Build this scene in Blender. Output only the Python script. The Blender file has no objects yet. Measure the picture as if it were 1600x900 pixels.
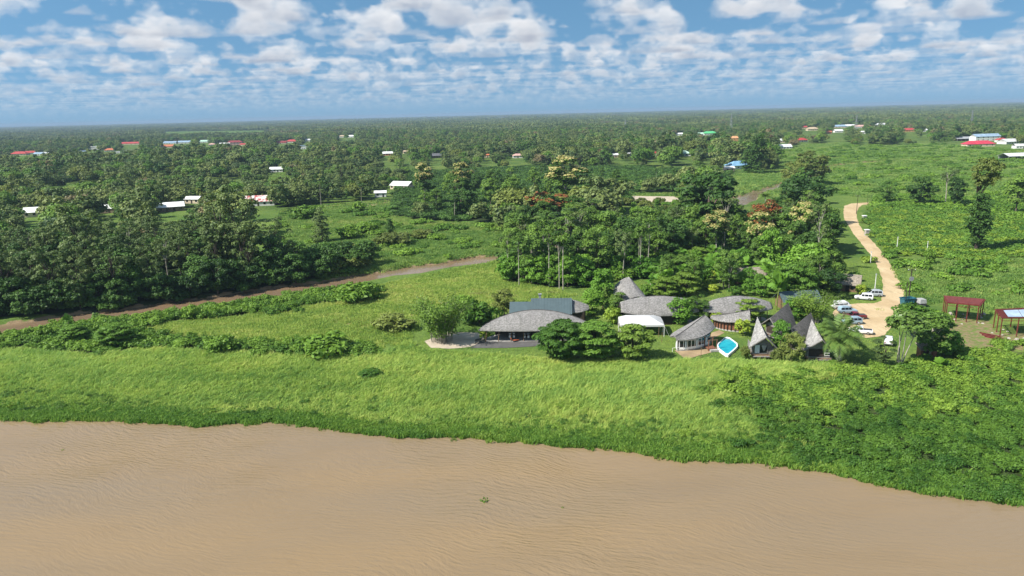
import bpy, math, random
import numpy as np
from mathutils import Vector, Matrix

SC = bpy.context.scene
COL = SC.collection
PI = math.pi
random.seed(7)

# ------------------------------------------------------------------ camera
W0, H0, FPX = 1600.0, 900.0, 1101.0
CAM_H = 50.0
PITCH = math.radians(13.95)
ROLL = math.radians(-1.40)
ROT = Matrix.Rotation(PI / 2 - PITCH, 3, 'X') @ Matrix.Rotation(ROLL, 3, 'Z')
cd = bpy.data.cameras.new('camera')
cd.sensor_width = 36.0
cd.lens = 36.0 * FPX / W0
cd.clip_start = 1.0
cd.clip_end = 60000.0
cam = bpy.data.objects.new('camera', cd)
COL.objects.link(cam)
cam.matrix_world = Matrix.Translation((0, 0, CAM_H)) @ ROT.to_4x4()
SC.camera = cam

# ------------------------------------------------------------------ sun and exposure
SUN_EL = math.radians(46.0)
SUN_AZ = math.radians(-114.0)           # from +Y towards +X; negative is to the west
SUN = Vector((math.sin(SUN_AZ) * math.cos(SUN_EL), math.cos(SUN_AZ) * math.cos(SUN_EL), math.sin(SUN_EL)))
sl = bpy.data.lights.new('sun', 'SUN')
sl.energy = 4.9
sl.angle = math.radians(0.55)
sl.color = (1.0, 0.955, 0.88)
so = bpy.data.objects.new('sun', sl)
COL.objects.link(so)
so.rotation_euler = (-SUN).to_track_quat('-Z', 'Y').to_euler()
so.location = (-200, 0, 300)

SC.view_settings.view_transform = 'Standard'
SC.view_settings.look = 'None'
SC.view_settings.gamma = 1.0
SC.view_settings.use_curve_mapping = False
SC.view_settings.exposure = 0.72
SC.render.engine = 'CYCLES'
cy = SC.cycles
cy.max_bounces = 5
cy.diffuse_bounces = 3
cy.glossy_bounces = 2
cy.transmission_bounces = 2
cy.transparent_max_bounces = 6
cy.volume_bounces = 0
cy.caustics_reflective = False
cy.caustics_refractive = False
cy.sample_clamp_indirect = 4.0
cy.use_denoising = True
cy.use_adaptive_sampling = True
cy.adaptive_threshold = 0.02


class NT:
    """small helper around a node tree"""
    def __init__(s, tree):
        s.t = tree
        s.n = tree.nodes
        s.l = tree.links

    def new(s, typ, **kw):
        n = s.n.new(typ)
        for k, v in kw.items():
            setattr(n, k, v)
        return n

    def put(s, sock, val):
        if val is None:
            return
        if isinstance(val, bpy.types.NodeSocket):
            s.l.new(val, sock)
        else:
            sock.default_value = val

    def math(s, op, a, b=None, c=None, clamp=False):
        n = s.new('ShaderNodeMath', operation=op, use_clamp=clamp)
        s.put(n.inputs[0], a)
        s.put(n.inputs[1], b)
        s.put(n.inputs[2], c)
        return n.outputs[0]

    def vmath(s, op, a, b=None, scale=None):
        n = s.new('ShaderNodeVectorMath', operation=op)
        s.put(n.inputs[0], a)
        s.put(n.inputs[1], b)
        if scale is not None:
            s.put(n.inputs['Scale'], scale)
        return n.outputs[0]

    def comb(s, x, y, z):
        n = s.new('ShaderNodeCombineXYZ')
        s.put(n.inputs[0], x); s.put(n.inputs[1], y); s.put(n.inputs[2], z)
        return n.outputs[0]

    def sep(s, v):
        n = s.new('ShaderNodeSeparateXYZ')
        s.put(n.inputs[0], v)
        return n.outputs

    def noise(s, vec, scale, detail=3.0, rough=0.55, dist=0.0):
        n = s.new('ShaderNodeTexNoise')
        if vec is not None:
            s.put(n.inputs['Vector'], vec)
        n.inputs['Scale'].default_value = scale
        n.inputs['Detail'].default_value = detail
        n.inputs['Roughness'].default_value = rough
        n.inputs['Distortion'].default_value = dist
        return n.outputs[0]

    def ramp(s, fac, a, b, lo=0.0, hi=1.0, smooth=True):
        n = s.new('ShaderNodeMapRange')
        n.interpolation_type = 'SMOOTHSTEP' if smooth else 'LINEAR'
        s.put(n.inputs['Value'], fac)
        n.inputs['From Min'].default_value = a
        n.inputs['From Max'].default_value = b
        n.inputs['To Min'].default_value = lo
        n.inputs['To Max'].default_value = hi
        return n.outputs[0]

    def mix(s, fac, a, b, blend='MIX'):
        n = s.new('ShaderNodeMix', data_type='RGBA', blend_type=blend)
        s.put(n.inputs[0], fac)
        for sock, v in ((n.inputs[6], a), (n.inputs[7], b)):
            if isinstance(v, tuple) and len(v) == 3:
                v = v + (1.0,)
            s.put(sock, v)
        return n.outputs[2]


# ------------------------------------------------------------------ world: blue sky with a deck of fair-weather cumulus
CLOUD_OFF = (3.7, 11.3, 0.0)


def make_world():
    w = bpy.data.worlds.new('World')
    SC.world = w
    w.use_nodes = True
    w.cycles.sampling_method = 'NONE'
    t = NT(w.node_tree)
    t.n.clear()
    out = t.new('ShaderNodeOutputWorld')
    sky = t.new('ShaderNodeTexSky', sky_type='NISHITA')
    sky.sun_disc = False
    sky.sun_elevation = SUN_EL
    sky.sun_rotation = SUN_AZ
    sky.altitude = 0.0
    sky.air_density = 1.0
    sky.dust_density = 0.3
    sky.ozone_density = 1.3
    bg = t.new('ShaderNodeBackground')
    bg.inputs[1].default_value = 0.078
    d = t.new('ShaderNodeTexCoord').outputs['Generated']
    x, y, z = t.sep(d)
    zc = t.math('MAXIMUM', z, 0.012)
    # the air near the ground is clean and moist: keep the clear blue of the higher sky down to a pale horizon
    t.put(sky.inputs['Vector'], t.vmath('NORMALIZE', t.comb(x, y, t.math('MULTIPLY_ADD', t.math('MAXIMUM', z, 0.0), 0.8, 0.30))))
    hz = t.math('POWER', t.math('SUBTRACT', 1.0, t.math('MAXIMUM', z, 0.0)), 20.0)
    t.put(bg.inputs[0], t.mix(t.math('MULTIPLY', hz, 0.75), t.mix(1.0, sky.outputs[0], (0.86, 1.20, 1.20), 'MULTIPLY'), (2.2, 3.6, 5.0)))
    wn = t.new('ShaderNodeTexWhiteNoise', noise_dimensions='3D')
    t.put(wn.inputs['Vector'], t.vmath('SCALE', d, scale=7919.0))
    jit = t.math('SUBTRACT', wn.outputs['Value'], 0.5)
    u = t.math('DIVIDE', x, zc)
    v = t.math('DIVIDE', y, zc)
    nb = t.noise(t.comb(t.math('MULTIPLY', u, 0.95), t.math('MULTIPLY', v, 0.95), 7.0), 0.42, 2.0, 0.5)
    cover = t.math('MULTIPLY_ADD', nb, -0.15, 0.075)
    N = 10
    base, thick = 0.80, 0.44
    trans = None
    colsum = None
    for k in range(N):
        f = (k + 0.5) / N
        h = t.math('MULTIPLY_ADD', jit, thick / N, base + thick * f)
        p = t.comb(t.math('MULTIPLY', u, h), t.math('MULTIPLY', v, h), t.math('MULTIPLY', h, 1.5))
        n = t.noise(t.vmath('ADD', p, CLOUD_OFF), 1.42, 6.0, 0.52)
        n = t.math('SUBTRACT', n, cover)
        thr = 0.560 + 0.115 * f ** 1.3
        a = t.math('MULTIPLY', t.ramp(n, thr, thr + 0.036), 0.80)
        # lit crowns are white, flat bases grey
        lum = t.ramp(n, thr, thr + 0.15, 0.60 + 0.55 * f, 0.08 + 0.95 * f)
        if trans is None:
            colsum = t.math('MULTIPLY', a, lum)
            trans = t.math('SUBTRACT', 1.0, a)
        else:
            colsum = t.math('ADD', colsum, t.math('MULTIPLY', t.math('MULTIPLY', trans, a), lum))
            trans = t.math('MULTIPLY', trans, t.math('SUBTRACT', 1.0, a))
    alpha = t.math('SUBTRACT', 1.0, trans)
    lumn = t.math('DIVIDE', colsum, t.math('MAXIMUM', alpha, 0.001))
    # distant clouds dissolve in the air
    fade = t.ramp(z, 0.012, 0.075)
    alpha2 = t.math('MULTIPLY', alpha, t.math('MULTIPLY_ADD', fade, 0.52, 0.46))
    alpha2 = t.math('MULTIPLY', alpha2, t.ramp(z, 0.003, 0.022))
    colr = t.mix(t.ramp(lumn, 0.2, 0.78, smooth=False), (0.26, 0.29, 0.35), (0.565, 0.57, 0.58))
    bg2 = t.new('ShaderNodeBackground')
    t.put(bg2.inputs[0], colr)
    bg2.inputs[1].default_value = 1.0
    ms = t.new('ShaderNodeMixShader')
    t.put(ms.inputs[0], alpha2)
    t.l.new(bg.outputs[0], ms.inputs[1])
    t.l.new(bg2.outputs[0], ms.inputs[2])
    t.l.new(ms.outputs[0], out.inputs[0])


make_world()


# ------------------------------------------------------------------ photograph geometry -> ground positions
def ray(px, py):
    return ROT @ Vector(((px - W0 / 2) / FPX, -(py - H0 / 2) / FPX, -1.0))


def gp(px, py, z=0.0):
    d = ray(px, py)
    t = (z - CAM_H) / d.z
    return Vector((d.x * t, d.y * t, z))


RINV = ROT.transposed()
RN = np.array([[RINV[i][j] for j in range(3)] for i in range(3)])


def pj(P):
    """world points (n,3) -> pixel x, pixel y, depth"""
    P = np.atleast_2d(np.asarray(P, float)) - np.array((0, 0, CAM_H))
    C = P @ RN.T
    dz = np.maximum(-C[:, 2], 1e-3)
    return W0 / 2 + FPX * C[:, 0] / dz, H0 / 2 - FPX * C[:, 1] / dz, -C[:, 2]


def ppm(p):
    return FPX / pj([p])[2][0]


def top_height(p, pytop):
    lo, hi = 0.0, 80.0
    for _ in range(30):
        m = (lo + hi) / 2
        if pj([(p[0], p[1], m)])[1][0] > pytop:
            lo = m
        else:
            hi = m
    return lo


def inpoly(px, py, poly):
    px = np.asarray(px); py = np.asarray(py)
    r = np.zeros(px.shape, bool)
    n = len(poly)
    j = n - 1
    for i in range(n):
        xi, yi = poly[i]; xj, yj = poly[j]
        c = ((yi > py) != (yj > py)) & (px < (xj - xi) * (py - yi) / ((yj - yi) if yj != yi else 1e-9) + xi)
        r ^= c
        j = i
    return r


def inany(px, py, polys):
    r = np.zeros(np.asarray(px).shape, bool)
    for q in polys:
        r |= inpoly(px, py, q)
    return r


# ------------------------------------------------------------------ mesh helpers
class MB:
    def __init__(s):
        s.v = []; s.f = []; s.m = []

    def add(s, vs, fs, mi=0):
        o = len(s.v)
        s.v += [tuple(p) for p in vs]
        for f in fs:
            s.f.append(tuple(i + o for i in f)); s.m.append(mi)
        return s

    def box(s, c, d, rz=0.0, mi=0, taper=1.0):
        x, y, z = d[0] / 2, d[1] / 2, d[2] / 2
        cs, sn = math.cos(rz), math.sin(rz)
        vs = []
        for dz in (-z, z):
            k = taper if dz > 0 else 1.0
            for dx, dy in ((-x, -y), (x, -y), (x, y), (-x, y)):
                dx *= k; dy *= k
                vs.append((c[0] + dx * cs - dy * sn, c[1] + dx * sn + dy * cs, c[2] + dz))
        return s.add(vs, [(3, 2, 1, 0), (4, 5, 6, 7), (0, 1, 5, 4), (1, 2, 6, 5), (2, 3, 7, 6), (3, 0, 4, 7)], mi)

    def tube(s, p0, p1, r0, r1=None, n=6, mi=0, cap=True):
        r1 = r0 if r1 is None else r1
        a = Vector(p0); b = Vector(p1)
        d = (b - a)
        if d.length < 1e-6:
            return s
        d.normalize()
        u = d.orthogonal().normalized(); w = d.cross(u)
        vs = []
        for c, r in ((a, r0), (b, r1)):
            for i in range(n):
                t = 2 * PI * i / n
                vs.append(c + (u * math.cos(t) + w * math.sin(t)) * r)
        fs = [(i, (i + 1) % n, n + (i + 1) % n, n + i) for i in range(n)]
        if cap:
            fs += [tuple(range(n))[::-1], tuple(range(n, 2 * n))]
        return s.add(vs, fs, mi)

    def path(s, pts, rs, n=6, mi=0):
        for i in range(len(pts) - 1):
            s.tube(pts[i], pts[i + 1], rs[i], rs[i + 1], n, mi, cap=(i == len(pts) - 2))
        return s

    def prism(s, pts, z0, z1, mi=0, sc=1.0):
        n = len(pts)
        cx = sum(p[0] for p in pts) / n; cy_ = sum(p[1] for p in pts) / n
        vs = [(p[0], p[1], z0) for p in pts] + [(cx + (p[0] - cx) * sc, cy_ + (p[1] - cy_) * sc, z1) for p in pts]
        fs = [tuple(range(n))[::-1], tuple(range(n, 2 * n))] + [(i, (i + 1) % n, n + (i + 1) % n, n + i) for i in range(n)]
        return s.add(vs, fs, mi)

    def mesh(s, name, mats, smooth=False):
        me = bpy.data.meshes.new(name)
        me.from_pydata(s.v, [], s.f)
        if not isinstance(mats, (list, tuple)):
            mats = [mats]
        for m in mats:
            me.materials.append(m)
        if len(mats) > 1:
            me.polygons.foreach_set('material_index', s.m)
        if smooth:
            me.polygons.foreach_set('use_smooth', [True] * len(s.f))
        me.update()
        return me

    def build(s, name, mats, parent=None, smooth=False):
        return link(name, s.mesh(name, mats, smooth), parent)


def link(name, data, parent=None):
    o = bpy.data.objects.new(name, data)
    COL.objects.link(o)
    if parent is not None:
        o.parent = parent
    return o


def empty(name, loc=(0, 0, 0), rz=0.0, sc=1.0):
    o = bpy.data.objects.new(name, None)
    COL.objects.link(o)
    o.location = loc
    o.rotation_euler = (0, 0, rz)
    o.scale = (sc, sc, sc) if not isinstance(sc, (tuple, list)) else sc
    o.empty_display_size = 0.5
    return o


def tag(o, label, cat=None, group=None, kind=None):
    o['label'] = label
    if cat:
        o['category'] = cat
    if group:
        o['group'] = group
    if kind:
        o['kind'] = kind
    return o


def copy_tree(o, parent=None):
    c = o.copy()
    COL.objects.link(c)
    c.parent = parent
    for ch in o.children:
        copy_tree(ch, c)
    return c


# ------------------------------------------------------------------ materials
def bsdf(name):
    m = bpy.data.materials.new(name)
    m.use_nodes = True
    t = NT(m.node_tree)
    b = t.n['Principled BSDF']
    return m, t, b


def bump(t, b, h, strength=0.3, dist=0.1):
    n = t.new('ShaderNodeBump')
    n.inputs['Strength'].default_value = strength
    n.inputs['Distance'].default_value = dist
    t.put(n.inputs['Height'], h)
    t.l.new(n.outputs[0], b.inputs['Normal'])


def plain(name, c, rough=0.6, var=0.25, scale=1.5, metal=0.0, spec=0.3, fine=0.0, objvar=0.0):
    """one-coloured surface with worn, blotchy variation"""
    m, t, b = bsdf(name)
    co = t.new('ShaderNodeTexCoord').outputs['Object']
    n = t.noise(co, scale, 5.0, 0.65)
    lo = tuple(k * (1 - var) for k in c)
    hi = tuple(min(1, k * (1 + var * 0.6)) for k in c)
    colr = t.mix(t.ramp(n, 0.3, 0.7), lo, hi)
    if fine:
        colr = t.mix(t.math('MULTIPLY', t.noise(co, scale * 14, 2.0), fine), colr, tuple(k * 0.4 for k in c))
    if objvar:
        r = t.new('ShaderNodeObjectInfo').outputs['Random']
        colr = t.mix(t.math('MULTIPLY', r, objvar), colr, tuple(k * 0.5 for k in c))
    t.put(b.inputs['Base Color'], colr)
    b.inputs['Roughness'].default_value = rough
    b.inputs['Metallic'].default_value = metal
    b.inputs['Specular IOR Level'].default_value = spec
    return m


def leafmat(name, c1, c2, transl=0.3, c3=None, p3=0.0, nscale=0.05, rough=0.55):
    """foliage: tone differs from plant to plant and leaf cluster to leaf cluster, thin enough to glow against the sun"""
    m, t, b = bsdf(name)
    r = t.new('ShaderNodeObjectInfo').outputs['Random']
    geo = t.new('ShaderNodeNewGeometry')
    isl = geo.outputs['Random Per Island']
    n = t.noise(geo.outputs['Position'], nscale, 2.0)
    f = t.math('ADD', t.math('MULTIPLY', r, 0.70), t.math('ADD', t.math('MULTIPLY', isl, 0.30), t.math('MULTIPLY_ADD', n, 0.8, -0.40)), clamp=True)
    colr = t.mix(f, c1, c2)
    if c3 is not None:
        k = t.math('GREATER_THAN', t.math('FRACT', t.math('MULTIPLY', r, 7.31)), 1.0 - p3)
        colr = t.mix(k, colr, c3)
    t.put(b.inputs['Base Color'], colr)
    b.inputs['Roughness'].default_value = rough
    b.inputs['Specular IOR Level'].default_value = 0.25
    tr = t.new('ShaderNodeBsdfTranslucent')
    t.put(tr.inputs[0], t.mix(0.5, colr, t.mix(1.0, colr, (1.0, 1.0, 0.35), 'MULTIPLY')))
    ms = t.new('ShaderNodeMixShader')
    ms.inputs[0].default_value = transl
    t.l.new(b.outputs[0], ms.inputs[1])
    t.l.new(tr.outputs[0], ms.inputs[2])
    t.l.new(ms.outputs[0], t.n['Material Output'].inputs[0])
    return m


M = {}
M['leaf_dark'] = leafmat('leaf_dark', (0.027, 0.070, 0.014), (0.112, 0.220, 0.039), 0.22)
M['leaf_mid'] = leafmat('leaf_mid', (0.049, 0.124, 0.016), (0.169, 0.312, 0.041), 0.28)
M['leaf_jungle'] = leafmat('leaf_jungle', (0.036, 0.096, 0.015), (0.203, 0.333, 0.053), 0.26)
M['leaf_olive'] = leafmat('leaf_olive', (0.099, 0.136, 0.031), (0.227, 0.276, 0.057), 0.26)
M['leaf_grey'] = leafmat('leaf_grey', (0.064, 0.115, 0.032), (0.192, 0.259, 0.079), 0.25)
M['leaf_bright'] = leafmat('leaf_bright', (0.085, 0.217, 0.024), (0.217, 0.388, 0.045), 0.32)
M['leaf_yellow'] = leafmat('leaf_yellow', (0.186, 0.310, 0.037), (0.434, 0.512, 0.053), 0.32)
M['leaf_palm'] = leafmat('leaf_palm', (0.062, 0.139, 0.029), (0.186, 0.279, 0.058), 0.25, rough=0.4)
M['leaf_bamboo'] = leafmat('leaf_bamboo', (0.116, 0.217, 0.029), (0.248, 0.357, 0.055), 0.35)
M['leaf_weed'] = leafmat('leaf_weed', (0.034, 0.105, 0.014), (0.135, 0.255, 0.030), 0.3, nscale=0.09)  # green darkened partly to imitate a slight cloud shadow
M['leaf_vine'] = leafmat('leaf_vine', (0.085, 0.180, 0.020), (0.290, 0.400, 0.048), 0.3, nscale=0.09)
M['leaf_creeper'] = leafmat('leaf_creeper', (0.062, 0.160, 0.018), (0.250, 0.375, 0.046), 0.3, nscale=0.12)
M['leaf_hedge'] = leafmat('leaf_hedge', (0.053, 0.139, 0.016), (0.218, 0.362, 0.043), 0.3, nscale=0.07)
M['leaf_far'] = leafmat('leaf_far', (0.040, 0.090, 0.026), (0.240, 0.290, 0.085), 0.2, (0.21, 0.18, 0.085), 0.05, nscale=0.006)
M['blossom_cream'] = leafmat('blossom_cream', (0.420, 0.380, 0.136), (0.620, 0.550, 0.230), 0.3)
M['blossom_rust'] = leafmat('blossom_rust', (0.220, 0.070, 0.025), (0.340, 0.120, 0.043), 0.3)
M['bark'] = plain('bark', (0.13, 0.10, 0.075), 0.9, 0.4, 2.0)
M['bark_pale'] = plain('bark_pale', (0.36, 0.33, 0.27), 0.85, 0.35, 1.5)
M['bark_dark'] = plain('bark_dark', (0.065, 0.05, 0.04), 0.9, 0.4, 2.0)


def shingle_mat(name, c):
    """weathered wooden shingles: courses with uneven single tones, stains running down, pale sun-bleached patches"""
    m, t, b = bsdf(name)
    co = t.new('ShaderNodeTexCoord').outputs['Object']
    x, y, z = t.sep(co)
    v = t.comb(x, t.math('ADD', y, t.math('MULTIPLY', z, 0.9)), 0.0)
    br = t.new('ShaderNodeTexBrick')
    t.put(br.inputs['Vector'], v)
    br.inputs['Scale'].default_value = 2.6
    br.inputs['Mortar Size'].default_value = 0.035
    br.inputs['Bias'].default_value = 0.0
    br.inputs['Brick Width'].default_value = 0.8
    br.inputs['Row Height'].default_value = 0.62
    br.inputs['Color1'].default_value = tuple(k * 0.62 for k in c) + (1,)
    br.inputs['Color2'].default_value = tuple(k * 1.45 for k in c) + (1,)
    br.inputs['Mortar'].default_value = tuple(k * 0.38 for k in c) + (1,)
    n = t.noise(co, 0.45, 5.0, 0.7)
    n2 = t.noise(v, 4.5, 3.0, 0.75)
    streak = t.noise(t.comb(t.math('MULTIPLY', x, 2.2), t.math('MULTIPLY', y, 0.25), t.math('MULTIPLY', z, 0.25)), 1.0, 3.0, 0.6)
    colr = t.mix(t.ramp(n, 0.38, 0.70, 0.0, 0.7), br.outputs[0], tuple(k * 0.60 for k in c))
    colr = t.mix(t.ramp(n2, 0.48, 0.72, 0.0, 0.75), colr, tuple(k * 1.55 for k in c))
    colr = t.mix(t.ramp(streak, 0.52, 0.72, 0.0, 0.45), colr, (c[0] * 0.42, c[1] * 0.45, c[2] * 0.40))
    t.put(b.inputs['Base Color'], colr)
    b.inputs['Roughness'].default_value = 0.75
    b.inputs['Specular IOR Level'].default_value = 0.3
    bump(t, b, t.math('ADD', t.math('MULTIPLY', br.outputs[1], -0.7), n2), 0.9, 0.12)
    return m


M['shingle'] = shingle_mat('shingle', (0.31, 0.295, 0.28))
M['shingle_sunlit'] = shingle_mat('shingle_sunlit', (0.40, 0.385, 0.365))  # lit copy of the shingles: sun put into the hut roof colour
M['shingle_cap_shade'] = shingle_mat('shingle_cap_shade', (0.115, 0.11, 0.105))  # ridge caps, and the shaded copy for hut roofs turned from the sun
M['shingle_tan'] = shingle_mat('shingle_tan', (0.34, 0.29, 0.225))
M['wood_dark'] = plain('wood_dark', (0.045, 0.033, 0.025), 0.7, 0.4, 3.0)
M['wood'] = plain('wood', (0.20, 0.125, 0.075), 0.7, 0.35, 3.0)
M['wood_grey'] = plain('wood_grey', (0.27, 0.25, 0.23), 0.8, 0.35, 3.0, fine=0.4)
M['wood_red'] = plain('wood_red', (0.22, 0.095, 0.055), 0.7, 0.35, 3.0)
M['white'] = plain('white', (0.78, 0.78, 0.76), 0.5, 0.08, 0.8)
M['tent'] = plain('tent', (0.54, 0.54, 0.535), 0.45, 0.05, 0.6)
M['glass'] = plain('glass', (0.02, 0.025, 0.03), 0.08, 0.2, 1.0, spec=0.6)
M['curtain'] = plain('curtain', (0.62, 0.70, 0.72), 0.7, 0.1, 2.0)
M['green_metal'] = plain('green_metal', (0.078, 0.112, 0.120), 0.42, 0.12, 0.8, spec=0.5)
M['concrete'] = plain('concrete', (0.42, 0.40, 0.37), 0.85, 0.25, 0.8, fine=0.3)
M['asphalt'] = plain('asphalt', (0.115, 0.11, 0.105), 0.9, 0.25, 0.6, fine=0.3)
M['sand_pale'] = plain('sand_pale', (0.50, 0.42, 0.32), 0.95, 0.25, 0.25, fine=0.3)
M['sand_tan'] = plain('sand_tan', (0.36, 0.26, 0.15), 0.95, 0.28, 0.22, fine=0.35)
M['steel_red'] = plain('steel_red', (0.16, 0.035, 0.028), 0.6, 0.3, 1.2)
M['sheet_blue'] = plain('sheet_blue', (0.36, 0.46, 0.58), 0.5, 0.2, 0.6)
M['steel'] = plain('steel', (0.36, 0.37, 0.38), 0.5, 0.2, 1.0, metal=0.4)
M['steel_dark'] = plain('steel_dark', (0.06, 0.06, 0.062), 0.5, 0.3, 1.0)
M['rubber'] = plain('rubber', (0.018, 0.018, 0.018), 0.8, 0.2, 2.0)
M['chrome'] = plain('chrome', (0.45, 0.46, 0.47), 0.25, 0.1, 2.0, metal=0.8)
M['lamp_red'] = plain('lamp_red', (0.35, 0.01, 0.01), 0.2, 0.1)
M['lamp_clear'] = plain('lamp_clear', (0.7, 0.7, 0.68), 0.15, 0.1)

# ------------------------------------------------------------------ layout of the place, outlines taken on the ground
WATER_Z = -1.0
SHORE_PX = [(-900, 668), (-400, 655), (-150, 648), (0, 650), (60, 655), (130, 654), (200, 653), (300, 662), (350, 660), (420, 655), (470, 660), (520, 664), (560, 674), (620, 680),
            (680, 678), (740, 680), (800, 686), (840, 688), (900, 694), (960, 698), (1010, 704), (1060, 713), (1130, 716), (1200, 720),
            (1250, 727), (1300, 735), (1360, 750), (1430, 764), (1500, 770), (1560, 780), (1600, 786), (1700, 800), (1900, 850), (2400, 980)]
shore = sorted([(gp(a, b, WATER_Z).x, gp(a, b, WATER_Z).y) for a, b in SHORE_PX])
SHX = np.array([p[0] for p in shore]); SHY = np.array([p[1] for p in shore])


def shore_y(x):
    x = np.asarray(x, float)
    return np.interp(x, SHX, SHY) + 0.25 * np.sin(x * 0.47 + 2 * np.sin(x * 0.13)) + 0.2 * np.sin(x * 1.13 + 1.0 + 2 * np.sin(x * 0.31)) + 0.14 * np.sin(x * 3.1) + 0.1 * np.sin(x * 5.3)


CREEK_PX = [(-300, 548), (-120, 531), (-40, 522), (30, 512), (130, 498), (250, 483), (350, 468), (430, 457), (520, 444), (600, 430), (680, 418),
            (740, 409), (800, 401), (860, 390), (920, 375), (990, 355), (1060, 338), (1110, 328), (1150, 319), (1172, 307), (1195, 298), (1225, 290), (1250, 280), (1266, 269),
            (1290, 262), (1330, 256), (1400, 252)]
CREEK = np.array([[gp(a, b, WATER_Z).x, gp(a, b, WATER_Z).y] for a, b in CREEK_PX])
CREEK_HW = 5.2


def creek_dist(x, y):
    x = np.asarray(x, float); y = np.asarray(y, float)
    best = np.full(x.shape, 1e9)
    for i in range(len(CREEK) - 1):
        a = CREEK[i]; b = CREEK[i + 1]
        d = b - a
        t = np.clip(((x - a[0]) * d[0] + (y - a[1]) * d[1]) / (d @ d), 0, 1)
        best = np.minimum(best, np.hypot(x - a[0] - t * d[0], y - a[1] - t * d[1]))
    return best + 0.7 * np.sin(x * 0.21 + y * 0.13) + 0.4 * np.sin(x * 0.6 - y * 0.37)


def sstep(a, b, v):
    t = np.clip((v - a) / (b - a), 0, 1)
    return t * t * (3 - 2 * t)


def ground_h(x, y):
    x = np.asarray(x, float); y = np.asarray(y, float)
    d = y - shore_y(x)
    h = -3.0 + 2.05 * sstep(-5, 0.6, d) + 0.95 * sstep(0.6, 26, d)
    c = creek_dist(x, y)
    hc = -2.4 + 2.4 * sstep(CREEK_HW - 2.6, CREEK_HW + 2.6, c)
    return np.minimum(h, hc)


# zones, as outlines on the ground seen in the photograph
Z_WOOD_L = [(-260, 515), (-40, 500), (40, 492), (130, 489), (260, 472), (380, 455), (455, 443), (470, 425), (430, 405), (380, 398), (200, 396), (-40, 398), (-260, 405)]
Z_WOOD_C = [(792, 436), (850, 446), (905, 446), (960, 432), (1010, 432), (1060, 405), (1200, 405), (1280, 425), (1300, 400), (1286, 370), (1272, 345), (1235, 335), (1120, 345), (1000, 345), (900, 352), (800, 362), (780, 400)]
Z_WOOD_B = [(612, 338), (700, 346), (790, 345), (900, 338), (985, 318), (985, 300), (1060, 298), (1140, 292), (1140, 270), (1000, 262), (800, 262), (640, 272), (618, 300)]
Z_RIGHT_TREES = [(1362, 326), (1420, 326), (1500, 334), (1560, 345), (1640, 350), (1660, 320), (1560, 312), (1440, 308), (1370, 312)]
Z_FIELD_MID = [(440, 330), (480, 322), (560, 325), (615, 322), (640, 345), (790, 350), (800, 398), (700, 412), (600, 426), (520, 438), (470, 425), (440, 400), (420, 370)]
Z_FIELD_NEAR = [(200, 527), (300, 505), (420, 488), (600, 458), (700, 428), (795, 410), (800, 440), (870, 452), (900, 462), (830, 470), (790, 480), (720, 480), (660, 500), (640, 535), (590, 545), (480, 536), (390, 532)]
Z_PLAIN_R = [(1215, 232), (1330, 228), (1480, 226), (1660, 240), (1660, 322), (1500, 312), (1360, 310), (1290, 300), (1240, 292), (1230, 262)]
Z_CLEARINGS = [[(60, 312), (80, 300), (150, 296), (160, 306), (110, 314)], [(330, 268), (400, 262), (405, 270), (350, 275)], [(700, 236), (800, 232), (810, 237), (720, 241)], [(560, 226), (650, 222), (655, 226), (570, 230)], [(930, 226), (1040, 222), (1050, 226), (940, 230)], [(1195, 240), (1260, 226), (1330, 222), (1330, 230), (1215, 262)], [(300, 246), (380, 240), (385, 246), (310, 252)],
               [(92, 304), (110, 288), (200, 286), (205, 300), (160, 308)], [(412, 300), (424, 272), (452, 270), (452, 300), (430, 312)],
               [(250, 206), (420, 204), (420, 212), (250, 216)], [(1195, 310), (1150, 300), (1150, 272), (1240, 262), (1280, 262), (1240, 292)],
               [(1460, 205), (1560, 203), (1560, 210), (1460, 212)], [(975, 318), (975, 302), (1070, 302), (1070, 318)],
               [(470, 322), (620, 312), (640, 322), (560, 330)], [(500, 268), (560, 262), (560, 270), (510, 274)],
               [(0, 248), (80, 242), (110, 246), (60, 254)], [(120, 240), (230, 236), (230, 243), (130, 246)]]
Z_BUSH_R = [(1350, 410), (1420, 400), (1500, 405), (1540, 420), (1600, 400), (1660, 402), (1660, 340), (1560, 336), (1480, 332), (1420, 326), (1358, 326), (1352, 345), (1372, 375), (1390, 400)]
Z_GRASS_R = [(1398, 420), (1420, 408), (1560, 408), (1660, 400), (1660, 498), (1545, 490), (1470, 470), (1430, 480), (1415, 450)]
Z_RESORT = [(660, 548), (650, 520), (700, 492), (790, 482), (870, 462), (960, 436), (1060, 408), (1200, 408), (1320, 410), (1400, 420), (1420, 480), (1410, 530), (1380, 560), (1300, 572), (1150, 566), (1040, 560), (840, 562)]
Z_WEED_R = [(1345, 583), (1420, 566), (1500, 560), (1660, 540), (1700, 850), (1600, 800), (1430, 775), (1300, 745), (1215, 728), (1200, 700), (1185, 668), (1150, 640), (1130, 615), (1085, 605), (1170, 594), (1260, 598)]
Z_THICKET = [(-160, 545), (-60, 530), (60, 516), (130, 512), (190, 512), (230, 524), (330, 530), (420, 533), (520, 535), (590, 545), (592, 554), (480, 556), (350, 550), (240, 544), (140, 556), (40, 546), (-60, 560), (-160, 575)]
Z_HEDGE = [(50, 516), (130, 504), (300, 488), (400, 473), (480, 463), (585, 446), (592, 460), (480, 480), (390, 494), (300, 500), (220, 510), (130, 516)]
Z_FRAMES = [(1462, 505), (1480, 498), (1545, 498), (1560, 520), (1660, 520), (1660, 560), (1560, 556), (1480, 545), (1465, 530)]

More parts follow.
